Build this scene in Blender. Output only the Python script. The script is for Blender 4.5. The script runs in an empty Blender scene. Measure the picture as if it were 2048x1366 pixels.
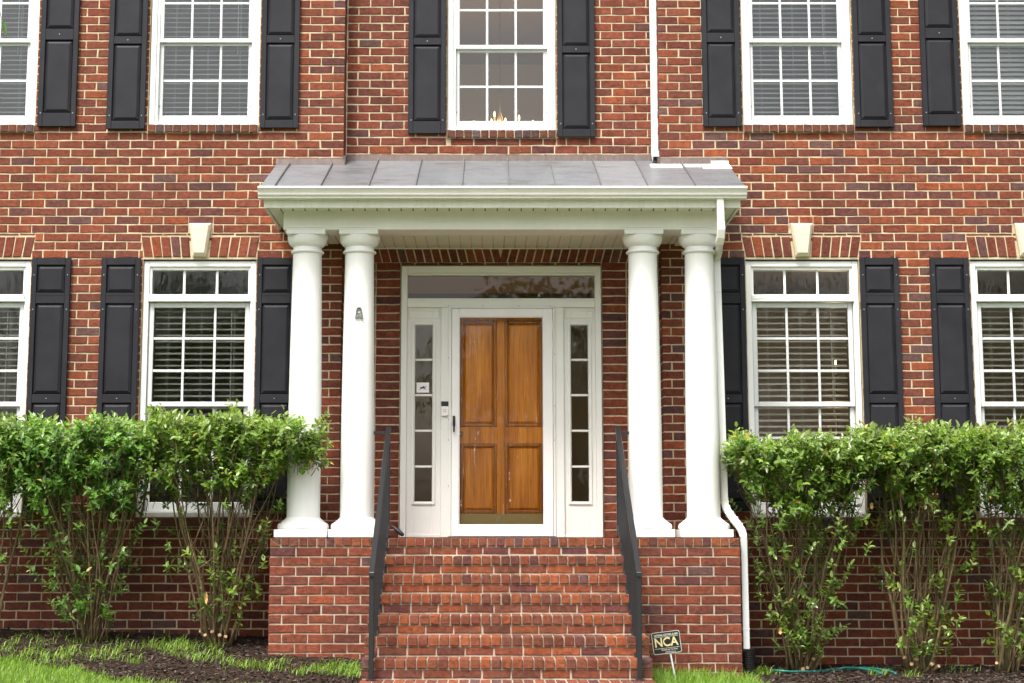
import bpy, math, random
import numpy as np
from mathutils import Vector, Matrix
random.seed(7); rng = np.random.default_rng(7)
R = math.radians
sc = bpy.context.scene
COL = sc.collection

# ------------------------------------------------------------------ camera
# X right, Y into the house (front wall face at Y = 0), Z = 0 on the stoop landing
FOC, TH, PU, PV, DIST, CZ = 3560.0, math.atan(.157), 980.0, 526.0, 16.0, -.04
cam_d = bpy.data.cameras.new('camera'); cam = bpy.data.objects.new('camera', cam_d); COL.objects.link(cam)
cam.location = (0, -DIST, CZ); cam.rotation_euler = (math.pi/2 + TH, 0, 0)
cam_d.sensor_width = 36; cam_d.lens = FOC/2048*36
cam_d.shift_x = (1024-PU)/2048; cam_d.shift_y = -(683-PV)/2048
cam_d.clip_start = .1; cam_d.clip_end = 2000
sc.camera = cam
# ------------------------------------------------------------------ sky, sun, exposure (soft bright overcast)
SUN_EL, SUN_AZ = R(58), R(-25)           # azimuth: 0 = straight behind the viewer, negative = from the left
w = bpy.data.worlds.new('World'); sc.world = w; w.use_nodes = True
nt = w.node_tree; nt.nodes.clear()
sky = nt.nodes.new('ShaderNodeTexSky'); sky.sky_type = 'NISHITA'; sky.sun_disc = False
sky.sun_elevation = SUN_EL; sky.sun_rotation = math.pi - SUN_AZ
sky.air_density = 1.0; sky.dust_density = 6.0; sky.ozone_density = .6
hs = nt.nodes.new('ShaderNodeHueSaturation'); hs.inputs['Saturation'].default_value = .38
bg = nt.nodes.new('ShaderNodeBackground'); bg.inputs['Strength'].default_value = .125
wo = nt.nodes.new('ShaderNodeOutputWorld')
nt.links.new(sky.outputs[0], hs.inputs['Color']); nt.links.new(hs.outputs[0], bg.inputs[0]); nt.links.new(bg.outputs[0], wo.inputs[0])
sl = bpy.data.lights.new('sun', 'SUN'); sl.energy = 1.5; sl.angle = R(14); sl.color = (1, .96, .9)
so = bpy.data.objects.new('sun', sl); COL.objects.link(so)
sd = Vector((math.sin(SUN_AZ)*math.cos(SUN_EL), -math.cos(SUN_AZ)*math.cos(SUN_EL), math.sin(SUN_EL)))
so.rotation_euler = sd.to_track_quat('Z', 'Y').to_euler(); so.location = (-4, -12, 12)
vs = sc.view_settings; vs.view_transform = 'Standard'; vs.look = 'None'; vs.gamma = 1; vs.use_curve_mapping = False
vs.exposure = 1.3
sc.cycles.max_bounces = 8; sc.cycles.transparent_max_bounces = 16

# ------------------------------------------------------------------ measuring helpers (a point of the facade plan at depth Y)
def at(u, v, Y):
    d = DIST+Y; a = (PV-v)/FOC; h = d*math.tan(TH+math.atan(a)); zc = d*math.cos(TH)+h*math.sin(TH)
    return (u-PU)*zc/FOC, h+CZ
def zat(v, Y): return at(PU, v, Y)[1]
def xat(u, v, Y): return at(u, v, Y)[0]
def px(X, Y, Z):
    d = DIST+Y; h = Z-CZ; zc = d*math.cos(TH)+h*math.sin(TH)
    return PU+FOC*X/zc, PV-FOC*(h*math.cos(TH)-d*math.sin(TH))/zc

# ------------------------------------------------------------------ materials
M = {}
def mat(name, base=(.5,.5,.5), rough=.6, metal=0, spec=.5):
    m = bpy.data.materials.new(name); m.use_nodes = True
    b = m.node_tree.nodes['Principled BSDF']
    b.inputs['Base Color'].default_value = (*base, 1); b.inputs['Roughness'].default_value = rough
    b.inputs['Metallic'].default_value = metal; b.inputs['Specular IOR Level'].default_value = spec
    M[name] = m; return m, m.node_tree, b
def N(t, typ, **kw):
    n = t.nodes.new('ShaderNode'+typ)
    for k, v in kw.items():
        if k in n.inputs: n.inputs[k].default_value = v
        else: setattr(n, k, v)
    return n
def pos(t, sx=1, sy=1, sz=1):
    g = N(t, 'NewGeometry'); m = N(t, 'Mapping'); m.inputs['Scale'].default_value = (sx, sy, sz)
    t.links.new(g.outputs['Position'], m.inputs['Vector']); return m.outputs[0]
def noise(t, vec, scale, detail=4, rough=.55, dist=0):
    n = N(t, 'TexNoise'); n.inputs['Scale'].default_value = scale; n.inputs['Detail'].default_value = detail
    n.inputs['Roughness'].default_value = rough; n.inputs['Distortion'].default_value = dist
    t.links.new(vec, n.inputs['Vector']); return n.outputs['Fac']
def ramp(t, fac, *stops):
    r = N(t, 'ValToRGB'); e = r.color_ramp.elements
    for i, (p, c) in enumerate(stops):
        el = e[i] if i < 2 else e.new(p)
        el.position = p; el.color = (*c, 1) if len(c) == 3 else c
    t.links.new(fac, r.inputs[0]); return r.outputs[0]
def mix(t, fac, a, b, mode='MIX'):
    n = N(t, 'Mix', data_type='RGBA', blend_type=mode)
    for s, v in ((0, fac), (6, a), (7, b)):
        if hasattr(v, 'links'): t.links.new(v, n.inputs[s])
        else: n.inputs[s].default_value = v if s == 0 else (*v, 1)
    return n.outputs[2]
def bump(t, b, h, strength=.3, dist=.01):
    n = N(t, 'Bump'); n.inputs['Strength'].default_value = strength; n.inputs['Distance'].default_value = dist
    t.links.new(h, n.inputs['Height']); t.links.new(n.outputs[0], b.inputs['Normal'])
G = lambda v: (v, v, v)
# brick: every brick carries its own fired colour; creases, pits and soot from noise
m, t, b = mat('brick', rough=.85, spec=.25)
at_ = N(t, 'Attribute'); at_.attribute_name = 'col'
p1 = pos(t, 1, 1, 1)
n1 = noise(t, p1, 24, 6, .7); n2 = noise(t, pos(t, 5, 5, 11), 3.2, 4, .6, 1.2); n3 = noise(t, p1, 6, 3)
c = mix(t, 1, at_.outputs['Color'], ramp(t, n1, (.28, G(.6)), (.62, G(1.1))), 'MULTIPLY')
crease = ramp(t, n2, (.475, G(1)), (.5, G(.3)), (.525, G(1)))
c = mix(t, .8, c, crease, 'MULTIPLY')
c = mix(t, 1, c, ramp(t, n3, (.3, (.86,.88,.9)), (.7, (1.1,1.04,1))), 'MULTIPLY')
c = mix(t, 1, c, ramp(t, noise(t, pos(t, 1.6, 1.6, .9), 1.1, 6, .65), (.3, (.80,.80,.82)), (.62, (1.06,1.05,1.04))), 'MULTIPLY')
eff = ramp(t, noise(t, pos(t, 2, 2, 5), 9, 5, .7), (.66, G(0)), (.76, G(.55)))
c = mix(t, eff, c, (.42, .26, .2))
t.links.new(c, b.inputs['Base Color'])
hb = mix(t, .55, n1, crease, 'MULTIPLY'); bump(t, b, hb, .9, .006)
# mortar
m, t, b = mat('mortar', rough=.95, spec=.1)
n1 = noise(t, pos(t), 60, 5, .7); n2 = noise(t, pos(t), 2.2, 4, .6); n3 = noise(t, pos(t), 14, 5, .7)
c = ramp(t, n2, (.3, (.50,.41,.27)), (.6, (.60,.51,.35)), (.8, (.52,.46,.33)))
c = mix(t, 1, c, ramp(t, n3, (.28, G(.5)), (.45, G(1))), 'MULTIPLY')
c = mix(t, 1, c, ramp(t, noise(t, pos(t, 1.6, 1.6, .9), 1.3, 6, .7), (.3, (.70,.68,.64)), (.6, G(1.04))), 'MULTIPLY')
t.links.new(c, b.inputs['Base Color']); bump(t, b, n1, .7, .006)
m, t, b = mat('mortar_grey', rough=.95, spec=.1)
n1 = noise(t, pos(t), 60, 5, .7); n2 = noise(t, pos(t), 3, 4, .6); n3 = noise(t, pos(t), 14, 5, .7)
c = ramp(t, n2, (.3, (.36,.28,.21)), (.7, (.52,.44,.35)))
c = mix(t, 1, c, ramp(t, n3, (.28, G(.5)), (.45, G(1))), 'MULTIPLY')
t.links.new(c, b.inputs['Base Color']); bump(t, b, n1, .7, .006)
# painted white trim, vinyl, stained fascia
def white(name, base, rough, stain=None, amt=0):
    m, t, b = mat(name, base, rough)
    n2 = noise(t, pos(t), 3, 5, .6)
    c = mix(t, 1, base, ramp(t, n2, (.3, G(.93)), (.7, G(1))), 'MULTIPLY')
    if stain:
        s = noise(t, pos(t, 9, 9, .8), 3.0, 6, .7)
        c = mix(t, ramp(t, s, (.42, G(0)), (.75, G(amt))), c, stain)
        s2 = noise(t, pos(t, 40, 40, 2.5), 2.0, 3, .6)
        c = mix(t, ramp(t, s2, (.68, G(0)), (.8, G(.35))), c, (.22, .2, .14))
    t.links.new(c, b.inputs['Base Color'])
    bump(t, b, noise(t, pos(t), 160, 3), .04, .003)
white('white_paint', (.8, .8, .785), .45)
white('column_paint', (.81, .81, .795), .45, (.58, .60, .48), .22)
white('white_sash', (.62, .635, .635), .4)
white('white_door', (.74, .75, .70), .4)
white('white_mossy', (.76, .765, .70), .5, (.50, .55, .36), .45)
white('white_gutter', (.80, .79, .75), .4, (.62, .60, .48), .3)
white('beam_paint', (.80, .785, .73), .5, (.62, .64, .50), .25)
white('ceiling_paint', (.72, .70, .58), .5)
white('white_stained_pipe', (.76, .75, .70), .4, (.45, .36, .2), .45)
white('limestone', (.66, .58, .44), .85)
# shutters
def shut(name, grain):
    m, t, b = mat(name, (.012, .012, .016), .5, spec=.22)
    n2 = noise(t, pos(t), 4, 5, .6)
    c = ramp(t, n2, (.3, (.013,.013,.017)), (.75, (.022,.022,.027)))
    sp = noise(t, pos(t), 55, 2, .5)
    c = mix(t, ramp(t, sp, (.80 if grain else .86, G(0)), (.84 if grain else .9, G(.5))), c, G(.35))
    t.links.new(c, b.inputs['Base Color'])
    if grain:
        wv = N(t, 'TexWave', bands_direction='X', wave_type='BANDS'); wv.inputs['Scale'].default_value = 26
        wv.inputs['Distortion'].default_value = 9; wv.inputs['Detail'].default_value = 3; wv.inputs['Detail Scale'].default_value = .7
        t.links.new(pos(t, 1.6, 1, .35), wv.inputs['Vector']); bump(t, b, wv.outputs['Fac'], .35, .002)
    else: bump(t, b, noise(t, pos(t, 60, 1, 4), 6, 3), .12, .002)
shut('shutter_black', False); shut('shutter_grain', True)
mat('screw_steel', (.35, .35, .36), .4, .8)
# metals
m, t, b = mat('roof_metal', (.3, .32, .34), .5, .35)
n2 = noise(t, pos(t, 1, 3, 1), 2.6, 6, .65); n3 = noise(t, pos(t), 16, 5, .7)
c = ramp(t, n2, (.3, (.15,.15,.145)), (.52, (.24,.255,.275)), (.8, (.20,.195,.175)))
c = mix(t, ramp(t, n3, (.6, G(0)), (.75, G(.4))), c, (.42, .42, .41))
oi = N(t, 'ObjectInfo'); c = mix(t, 1, c, ramp(t, oi.outputs['Random'], (0, G(.72)), (1, G(1.12))), 'MULTIPLY')
t.links.new(c, b.inputs['Base Color']); t.links.new(ramp(t, n3, (.3, G(.3)), (.7, G(.55))), b.inputs['Roughness']); bump(t, b, n2, .15, .02)
m, t, b = mat('flashing', (.12, .09, .08), .6, .1)
c = ramp(t, noise(t, pos(t, 6, 6, 1), 4, 6, .7), (.3, (.07,.05,.045)), (.6, (.12,.085,.075)), (.82, (.22,.20,.20)))
t.links.new(c, b.inputs['Base Color'])
m, t, b = mat('seam_metal', (.2, .2, .2), .5, .5)
m, t, b = mat('iron', (.018, .019, .021), .42, .3); bump(t, b, noise(t, pos(t), 90, 3), .2, .002)
mat('black_plastic', (.012, .012, .013), .35); mat('grey_metal', (.2, .21, .2), .45, .7)
mat('brass', (.35, .27, .12), .38, .9); mat('hose_green', (.02, .16, .13), .35); mat('dark_gap', (.01, .01, .01), .9)
mat('sign_black', (.012, .012, .013), .4); mat('sign_gold', (.72, .62, .32), .5); mat('sign_white', (.75, .73, .65), .5)
mat('stake_white', (.75, .75, .76), .4); mat('sticker', (.8, .79, .76), .5); mat('navy', (.03, .04, .18), .5); mat('sealant', (.78, .78, .78), .6)
mat('blind_white', (.82, .81, .78), .5); mat('room_wall', (.62, .55, .45), .9); mat('room_floor', (.32, .24, .16), .6)
mat('dead_leaf', (.5, .3, .1), .7); mat('cut_wood', (.44, .29, .14), .8); mat('candle', (.7, .65, .5), .5)
m, t, b = mat('bulb', (1, .8, .5), .3); b.inputs['Emission Color'].default_value = (1, .62, .25, 1); b.inputs['Emission Strength'].default_value = 5
# door wood
m, t, b = mat('door_wood', rough=.32)
wn = noise(t, pos(t, 26, 5, 1.1), 2.2, 6, .6, .6); n2 = noise(t, pos(t, 3.2, 1, .5), 2.2, 3, .5)
c = ramp(t, wn, (.25, (.42,.14,.012)), (.5, (.70,.265,.022)), (.75, (.82,.36,.05)))
c = mix(t, 1, c, ramp(t, n2, (.3, (.72,.62,.5)), (.65, (1.1,1.08,1))), 'MULTIPLY')
t.links.new(c, b.inputs['Base Color']); bump(t, b, wn, .08, .003)
m, t, b = mat('door_wood_dark', rough=.35)
c = ramp(t, noise(t, pos(t, 26, 5, 1.1), 2.2, 6, .6), (.25, (.24,.075,.008)), (.75, (.48,.175,.015)))
t.links.new(c, b.inputs['Base Color'])
# glass: thin pane, reflection by Fresnel, otherwise see-through
def glass(name, tint, ior, wav, scuff=False):
    m = bpy.data.materials.new(name); m.use_nodes = True; t = m.node_tree; t.nodes.clear(); M[name] = m
    tr = N(t, 'BsdfTransparent'); tr.inputs[0].default_value = (*tint, 1)
    gl = N(t, 'BsdfGlossy'); gl.inputs['Roughness'].default_value = .015
    fr = N(t, 'Fresnel'); fr.inputs['IOR'].default_value = ior
    bp = N(t, 'Bump'); bp.inputs['Strength'].default_value = wav; bp.inputs['Distance'].default_value = .02
    t.links.new(noise(t, pos(t, 5, 5, 2.2), 2.2, 2, .5, .5), bp.inputs['Height'])
    t.links.new(bp.outputs[0], gl.inputs['Normal'])
    mx = N(t, 'MixShader'); t.links.new(fr.outputs[0], mx.inputs[0]); t.links.new(tr.outputs[0], mx.inputs[1]); t.links.new(gl.outputs[0], mx.inputs[2])
    o = N(t, 'OutputMaterial'); out = mx.outputs[0]
    if scuff:
        s1 = ramp(t, noise(t, pos(t, 9, 1, 1.3), 3.1, 5, .75, 1.0), (.615, G(0)), (.665, G(.6)))
        s2 = ramp(t, noise(t, pos(t, 60, 1, 22), 2.0, 3, .6), (.42, G(0)), (.6, G(.85)))
        k = mix(t, 1, s1, s2, 'MULTIPLY')
        df = N(t, 'BsdfDiffuse'); df.inputs[0].default_value = (.75, .72, .65, 1)
        m2 = N(t, 'MixShader'); t.links.new(k, m2.inputs[0]); t.links.new(out, m2.inputs[1]); t.links.new(df.outputs[0], m2.inputs[2]); out = m2.outputs[0]
    t.links.new(out, o.inputs[0])
glass('glass_upper', (.93, .95, .95), 1.6, .04); glass('glass_lower', (.95, .95, .93), 1.5, .06); glass('glass_side', (.88, .88, .84), 1.6, .035); glass('glass_transom', (.92, .91, .88), 1.42, .0); glass('glass_storm', (.96, .95, .93), 1.35, .03, True)
# plants and ground
def leafmat(name, rough, trans):
    m = bpy.data.materials.new(name); m.use_nodes = True; t = m.node_tree; b = t.nodes['Principled BSDF']; M[name] = m
    a = N(t, 'Attribute'); a.attribute_name = 'col'
    t.links.new(a.outputs['Color'], b.inputs['Base Color']); b.inputs['Roughness'].default_value = rough; b.inputs['Specular IOR Level'].default_value = .6
    tl = N(t, 'BsdfTranslucent'); t.links.new(mix(t, 1, a.outputs['Color'], (1.5, 1.7, .6), 'MULTIPLY'), tl.inputs[0])
    mx = N(t, 'MixShader'); mx.inputs[0].default_value = trans
    t.links.new(b.outputs[0], mx.inputs[1]); t.links.new(tl.outputs[0], mx.inputs[2]); t.links.new(mx.outputs[0], t.nodes['Material Output'].inputs[0])
leafmat('leaf', .27, .34); leafmat('grass_blade', .5, .35); leafmat('mulch_chip', .9, 0)
m, t, b = mat('bark', rough=.9, spec=.2)
n1 = noise(t, pos(t, 12, 12, 3), 5, 6, .65)
c = ramp(t, n1, (.3, (.07,.048,.028)), (.55, (.22,.155,.085)), (.75, (.38,.28,.17)))
c = mix(t, ramp(t, noise(t, pos(t), 5, 4), (.5, G(0)), (.68, G(.6))), c, (.10, .12, .04))
t.links.new(c, b.inputs['Base Color']); bump(t, b, n1, .5, .01)
m, t, b = mat('mulch', rough=.95, spec=.1)
n1 = noise(t, pos(t), 30, 6, .7)
t.links.new(ramp(t, n1, (.3, (.012,.008,.006)), (.6, (.05,.032,.023)), (.78, (.10,.068,.05))), b.inputs['Base Color']); bump(t, b, n1, 1, .03)
m, t, b = mat('lawn', rough=.9, spec=.1)
n1 = noise(t, pos(t), 14, 6, .7)
t.links.new(ramp(t, n1, (.3, (.055,.08,.022)), (.7, (.11,.155,.04))), b.inputs['Base Color']); bump(t, b, n1, 1, .04)

# ------------------------------------------------------------------ mesh building
WL = {}
def setp(o, label=None, cat=None, group=None, kind=None):
    for k, v in (('label', label), ('category', cat), ('group', group), ('kind', kind)):
        if v: o[k] = v
    return o
def thing(name, loc, label, cat, group=None):
    o = bpy.data.objects.new(name, None); COL.objects.link(o); o.location = loc; o.empty_display_size = .2
    WL[o] = Vector(loc); return setp(o, label, cat, group)
def link(me, name, parent, org):
    o = bpy.data.objects.new(name, me); COL.objects.link(o)
    if parent is not None: o.parent = parent; o.location = org-WL[parent]
    else: o.location = org
    WL[o] = org.copy(); return o
class MB:
    def __init__(s): s.v = []; s.f = []; s.c = []
    def add(s, vs, fs):
        n = len(s.v); s.v += [tuple(q) for q in vs]; s.f += [tuple(i+n for i in q) for q in fs]; return s
    def box(s, x0, x1, y0, y1, z0, z1):
        if x0 > x1: x0, x1 = x1, x0
        if y0 > y1: y0, y1 = y1, y0
        if z0 > z1: z0, z1 = z1, z0
        return s.add([(x,y,z) for x in (x0,x1) for y in (y0,y1) for z in (z0,z1)],
              [(0,1,3,2),(4,6,7,5),(0,4,5,1),(2,3,7,6),(0,2,6,4),(1,5,7,3)])
    def frame(s, x0, x1, z0, z1, tl, tr, tb, tt, y0, y1):      # four bars, butt jointed
        s.box(x0, x0+tl, y0, y1, z0, z1); s.box(x1-tr, x1, y0, y1, z0, z1)
        s.box(x0+tl, x1-tr, y0, y1, z0, z0+tb); s.box(x0+tl, x1-tr, y0, y1, z1-tt, z1); return s
    def prism(s, poly, fn, a0, a1):                            # poly of 2-D points, fn(p, a) -> 3-D
        n = len(poly); vs = [fn(p, a0) for p in poly]+[fn(p, a1) for p in poly]
        fs = [tuple(range(n-1, -1, -1)), tuple(range(n, 2*n))]+[(i, (i+1)%n, n+(i+1)%n, n+i) for i in range(n)]
        return s.add(vs, fs)
    def tube(s, pts, rad, n=8, cap=True):
        pts = [Vector(p) for p in pts]; k = len(pts); rs = rad if hasattr(rad, '__len__') else [rad]*k
        base = len(s.v); ref = Vector((.13, .97, .21)); vs = []
        for i, p in enumerate(pts):
            d = (pts[min(i+1, k-1)]-pts[max(i-1, 0)]).normalized()
            a = d.cross(ref)
            if a.length < .05: a = d.cross(Vector((1, 0, 0)))
            a.normalize(); e = d.cross(a)
            vs += [p+(a*math.cos(2*math.pi*j/n)+e*math.sin(2*math.pi*j/n))*rs[i] for j in range(n)]
        fs = [(i*n+j, i*n+(j+1)%n, (i+1)*n+(j+1)%n, (i+1)*n+j) for i in range(k-1) for j in range(n)]
        if cap: fs += [tuple(range(n-1, -1, -1)), tuple(range((k-1)*n, k*n))]
        return s.add(vs, fs)
    def lathe(s, prof, cx, cy, n=32):                          # prof = (r, z) from the bottom up
        vs = [(cx+r*math.cos(2*math.pi*j/n), cy+r*math.sin(2*math.pi*j/n), z) for r, z in prof for j in range(n)]
        k = len(prof)
        fs = [(i*n+j, i*n+(j+1)%n, (i+1)*n+(j+1)%n, (i+1)*n+j) for i in range(k-1) for j in range(n)]
        fs += [tuple(range(n-1, -1, -1)), tuple(range((k-1)*n, k*n))]
        return s.add(vs, fs)
    def build(s, name, mt, parent=None, org=None, smooth=False, bevel=0, seg=1):
        if org is None:
            if parent is not None: a = np.array(s.v); org = Vector((a.min(0)+a.max(0))/2)
            else: a = np.array(s.v); org = Vector(((a[:,0].min()+a[:,0].max())/2, (a[:,1].min()+a[:,1].max())/2, a[:,2].min()))
        org = Vector(org)
        me = bpy.data.meshes.new(name); me.from_pydata([(x-org.x, y-org.y, z-org.z) for x, y, z in s.v], [], s.f)
        me.materials.append(M[mt])
        if s.c:
            a = me.attributes.new('col', 'FLOAT_COLOR', 'POINT'); arr = np.ones((len(s.v), 4), np.float32); arr[:, :3] = s.c
            a.data.foreach_set('color', arr.ravel())
        if smooth: me.polygons.foreach_set('use_smooth', [True]*len(me.polygons))
        o = link(me, name, parent, org)
        if smooth == 'auto':
            me.set_sharp_from_angle(angle=R(38))
        if bevel:
            md = o.modifiers.new('edge', 'BEVEL'); md.width = bevel; md.segments = seg; md.limit_method = 'ANGLE'; md.angle_limit = R(40)
        return o
def box(name, mt, parent, x0, x1, y0, y1, z0, z1, bevel=.002, **k):
    return MB().box(x0, x1, y0, y1, z0, z1).build(name, mt, parent, bevel=bevel, **k)

# ------------------------------------------------------------------ bricks
PAL = [(.205,.046,.028), (.225,.052,.031), (.185,.042,.028), (.20,.052,.036), (.175,.047,.034), (.235,.058,.034), (.21,.052,.031), (.165,.044,.032)]
PURP = [(.135,.052,.042), (.118,.054,.049), (.14,.052,.041), (.14,.074,.063)]
ORNG = [(.265,.058,.028), (.28,.064,.031)]
def bcol(kind, X, Z):
    r = random.random(); q = random.random()
    if kind == 'wall':
        pp = .07; oo = .06
        if X > 2.0 and 2.3 < Z < 3.7: pp, oo = .26, .2
        elif X > 1.5: pp, oo = .13, .10
        elif Z < 0: pp, oo = .08, .02
    elif kind == 'step': pp, oo = .10, .24
    elif kind == 'sill': pp, oo = .16, .02
    elif kind == 'shade': pp, oo = .12, .05
    else: pp, oo = .06, .04
    c = random.choice(PURP) if r < pp else random.choice(ORNG) if r < pp+oo else random.choice(PAL)
    if kind == 'wall' and Z < 0: c = (c[0]*.9, c[1]*.86, c[2]*.9)
    if kind == 'sill': c = (c[0]*.72, c[1]*.95, c[2]*1.05)
    if r >= pp: c = (c[0]*.97, c[1]*(1.3 if kind == 'step' else 1.14), c[2]*(1.12 if kind == 'step' else 1.04))
    else: c = (c[0], c[1]*.96, c[2]*1.02)
    j = .86+.28*q
    return (c[0]*j, c[1]*j, c[2]*j)
def brick(mb, T, w, h, dep, col, jit=.0024, bev=.004, poly=None):
    """one brick; T maps (right, up, out) in metres from the face centre to the world; poly = own outline"""
    J = lambda s=jit: random.uniform(-s, s)
    if poly is None:
        a, b_ = w/2, h/2
        poly = [(-a, -b_), (-a/3, -b_), (a/3, -b_), (a, -b_), (a, b_), (a/3, b_), (-a/3, b_), (-a, b_)]
    poly = [(x+J(), y+J()) for x, y in poly]; n = len(poly)
    cx = sum(q[0] for q in poly)/n; cy = sum(q[1] for q in poly)/n
    ins = []
    for x, y in poly:
        dx, dy = x-cx, y-cy
        ins.append((x-math.copysign(min(bev, abs(dx)), dx), y-math.copysign(min(bev, abs(dy)), dy)))
    pr = J(.0018); t1, t2 = J(.0012), J(.0012)
    vs = [T(x, y, pr+t1*(x/(w+.01))+t2*(y/(h+.01))) for x, y in ins]+[T(x, y, pr-bev) for x, y in poly]+[T(x, y, -dep) for x, y in poly]
    fs = [tuple(range(n))]
    for k in (0, n):
        fs += [(k+i, k+n+i, k+n+(i+1)%n, k+(i+1)%n) for i in range(n)]
    mb.add(vs, fs); mb.c += [col]*(3*n)
def Tfront(X, Y, Z): return lambda a, b, c: (X+a, Y-c, Z+b)
def Tside(X, Y, Z, sgn):   # face looking along +X (sgn 1) or -X (sgn -1)
    return lambda a, b, c: (X+sgn*c, Y+sgn*a, Z+b)
CH, JT, BL = .0787, .0122, .218
ZC0 = 3.576                          # centre height of one measured course
# fill() lays running bond on a vertical plane: returns list of (x0, x1, z0, z1, full)
def fill(xa, xb, zlo, zhi, holes, phase, mod=BL, zc0=ZC0):
    out = []
    n0 = math.ceil((zlo-zc0)/CH); n1 = math.floor((zhi-zc0)/CH)
    for n in range(n0, n1+1):
        zc = zc0+n*CH; h = CH-JT; b0, b1 = zc-h/2, zc+h/2
        bl = []; part = []
        for hx in holes:
            if callable(hx): r_ = hx(zc)
            else: r_ = hx
            if r_ is None: continue
            x0, x1, z0, z1 = r_
            if z1 <= b0 or z0 >= b1: continue
            bl.append((x0, x1))
            if z0 > b0+.012: part.append((x0, x1, b0, z0-.006))
            if z1 < b1-.012: part.append((x0, x1, z1+.006, b1))
        bl.sort(); free = []; c = xa
        for x0, x1 in bl:
            if x0 > c: free.append((c, x0))
            c = max(c, x1)
        if c < xb: free.append((c, xb))
        jobs = [(p0, p1, b0, b1) for p0, p1 in free]+part
        for p0, p1, q0, q1 in jobs:
            off = phase+(0 if n%2 == 0 else mod/2)
            k = math.floor((p0-off)/mod); x = off+k*mod
            while x < p1:
                l = max(x+JT/2, p0+(.004 if x < p0 else 0)); r_ = min(x+mod-JT/2, p1-(.004 if x+mod > p1 else 0))
                if p1-r_ < .036: r_ = p1-.004
                if l-p0 < .036: l = p0+.004
                if r_-l > .03: out.append((l+random.uniform(-.002, .002), r_+random.uniform(-.002, .002), q0, q1, r_-l > mod-JT-.02 and q1-q0 > h-.004))
                x += mod
    return out
def slab(mb, xa, xb, zlo, zhi, holes, y0, y1):
    xs = sorted({xa, xb, *[min(max(q, xa), xb) for hx in holes for q in hx[:2]]}); zs = sorted({zlo, zhi, *[min(max(q, zlo), zhi) for hx in holes for q in hx[2:4]]})
    for i in range(len(zs)-1):
        zm = (zs[i]+zs[i+1])/2; run = None
        for j in range(len(xs)-1):
            xm = (xs[j]+xs[j+1])/2
            solid = not any(hx[0] < xm < hx[1] and hx[2] < zm < hx[3] for hx in holes)
            if solid: run = xs[j] if run is None else run
            if run is not None and (not solid or j == len(xs)-2):
                mb.box(run, xs[j+1] if solid else xs[j], y0, y1, zs[i], zs[i+1]); run = None

# ================================================================== key dimensions
REC = .22                                    # the middle bay stands this far back
XL, XR = xat(690, 150, 0), xat(1316, 150, 0) # its corners
XA, XB, ZLO, ZHI = -6.3, 6.9, -1.35, 5.85
UZB = zat(250, 0)                            # bottom of the upper window casings
UW, UH = 1.022, 1.66
upper = [(xat(-37,150,0), 0, 'fl'), (xat(408.5,150,0), 0, 'l'), (xat(1003,150,REC), REC, 'c'), (xat(1594.6,150,0), 0, 'r'), (xat(2033.5,150,0), 0, 'fr')]
LZT, LZB = zat(521, 0), zat(1035, 0)
LW = 1.03
lower = [(xat(-51,525,0), 'fl'), (xat(399.6,525,0), 'l'), (xat(1604,525,0), 'r'), (xat(2053,525,0), 'fr')]
AZT, AZB = zat(474, 0), zat(514.5, 0)        # flat arches above the lower windows
holesL, holesC, holesR = [], [], []
def archhole(Xc):
    def fn(zc):
        if zc < AZB-CH*.5 or zc > AZT+CH*.5: return None
        k = min(max((zc-AZB)/(AZT-AZB), 0), 1); hw = .515+.028*k
        return (Xc-hw, Xc+hw, AZB-.01, AZT+.012)
    return fn
KZT = zat(447.5, 0)
for X, Y, k in upper:
    hl = holesC if k == 'c' else holesL if X < 0 else holesR
    hl += [(X-UW/2, X+UW/2, UZB-.075, UZB+UH)]
for X, k in lower:
    hl = holesL if X < 0 else holesR
    hl += [(X-LW/2, X+LW/2, LZB-.08, LZT+.012)]
fine = {id(holesL): [], id(holesR): []}
for X, k in lower:
    hl = holesL if X < 0 else holesR
    fine[id(hl)] += [archhole(X), (X-.112, X+.112, AZT, KZT)]
DX0, DX1, DZT = xat(800, 800, REC), xat(1205, 800, REC), zat(531, REC)
holesC += [(DX0, DX1, -.02, DZT)]

# ================================================================== ground
def zg(X, Y):
    X = np.asarray(X, float); Y = np.asarray(Y, float)
    zw = np.interp(X, [-30, -4.4, -2.0, 2.1, 4.8, 30], [-.78, -.80, -.87, -1.10, -1.13, -1.2])
    s = np.interp(X, [-4.4, -2, 1.5, 5], [.09, .10, .055, .03])
    d = np.clip(-Y, 0, None)
    return zw-s*np.minimum(d, 4)-.035*np.clip(d-4, 0, 14)
def sheet(name, xs, ys, off, mt, keep=None, kind='structure', bumpy=0):
    Xg, Yg = np.meshgrid(xs, ys, indexing='ij'); Zg = zg(Xg, Yg)+off
    if bumpy: Zg = Zg+rng.normal(0, bumpy, Zg.shape)
    v = np.stack([Xg, Yg, Zg], -1).reshape(-1, 3); ny = len(ys); f = []
    for i in range(len(xs)-1):
        for j in range(ny-1):
            if keep is None or keep((xs[i]+xs[i+1])/2, (ys[j]+ys[j+1])/2): f.append((i*ny+j, (i+1)*ny+j, (i+1)*ny+j+1, i*ny+j+1))
    me = bpy.data.meshes.new(name); me.from_pydata(v.tolist(), [], f); me.materials.append(M[mt])
    me.polygons.foreach_set('use_smooth', [True]*len(me.polygons)); me.validate()
    o = link(me, name, None, Vector((0, 0, 0))); o['kind'] = kind; return o
gx = np.concatenate([[-400, -200, -100, -50, -30, -18, -12], np.linspace(-9, 9, 73), [12, 18, 30, 50, 100, 200, 400]])
gy = np.concatenate([[-400, -200, -100, -60, -40, -28, -20, -14, -10, -7], np.linspace(-5, .3, 44), [3, 8, 20, 60, 150, 400]])
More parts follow.
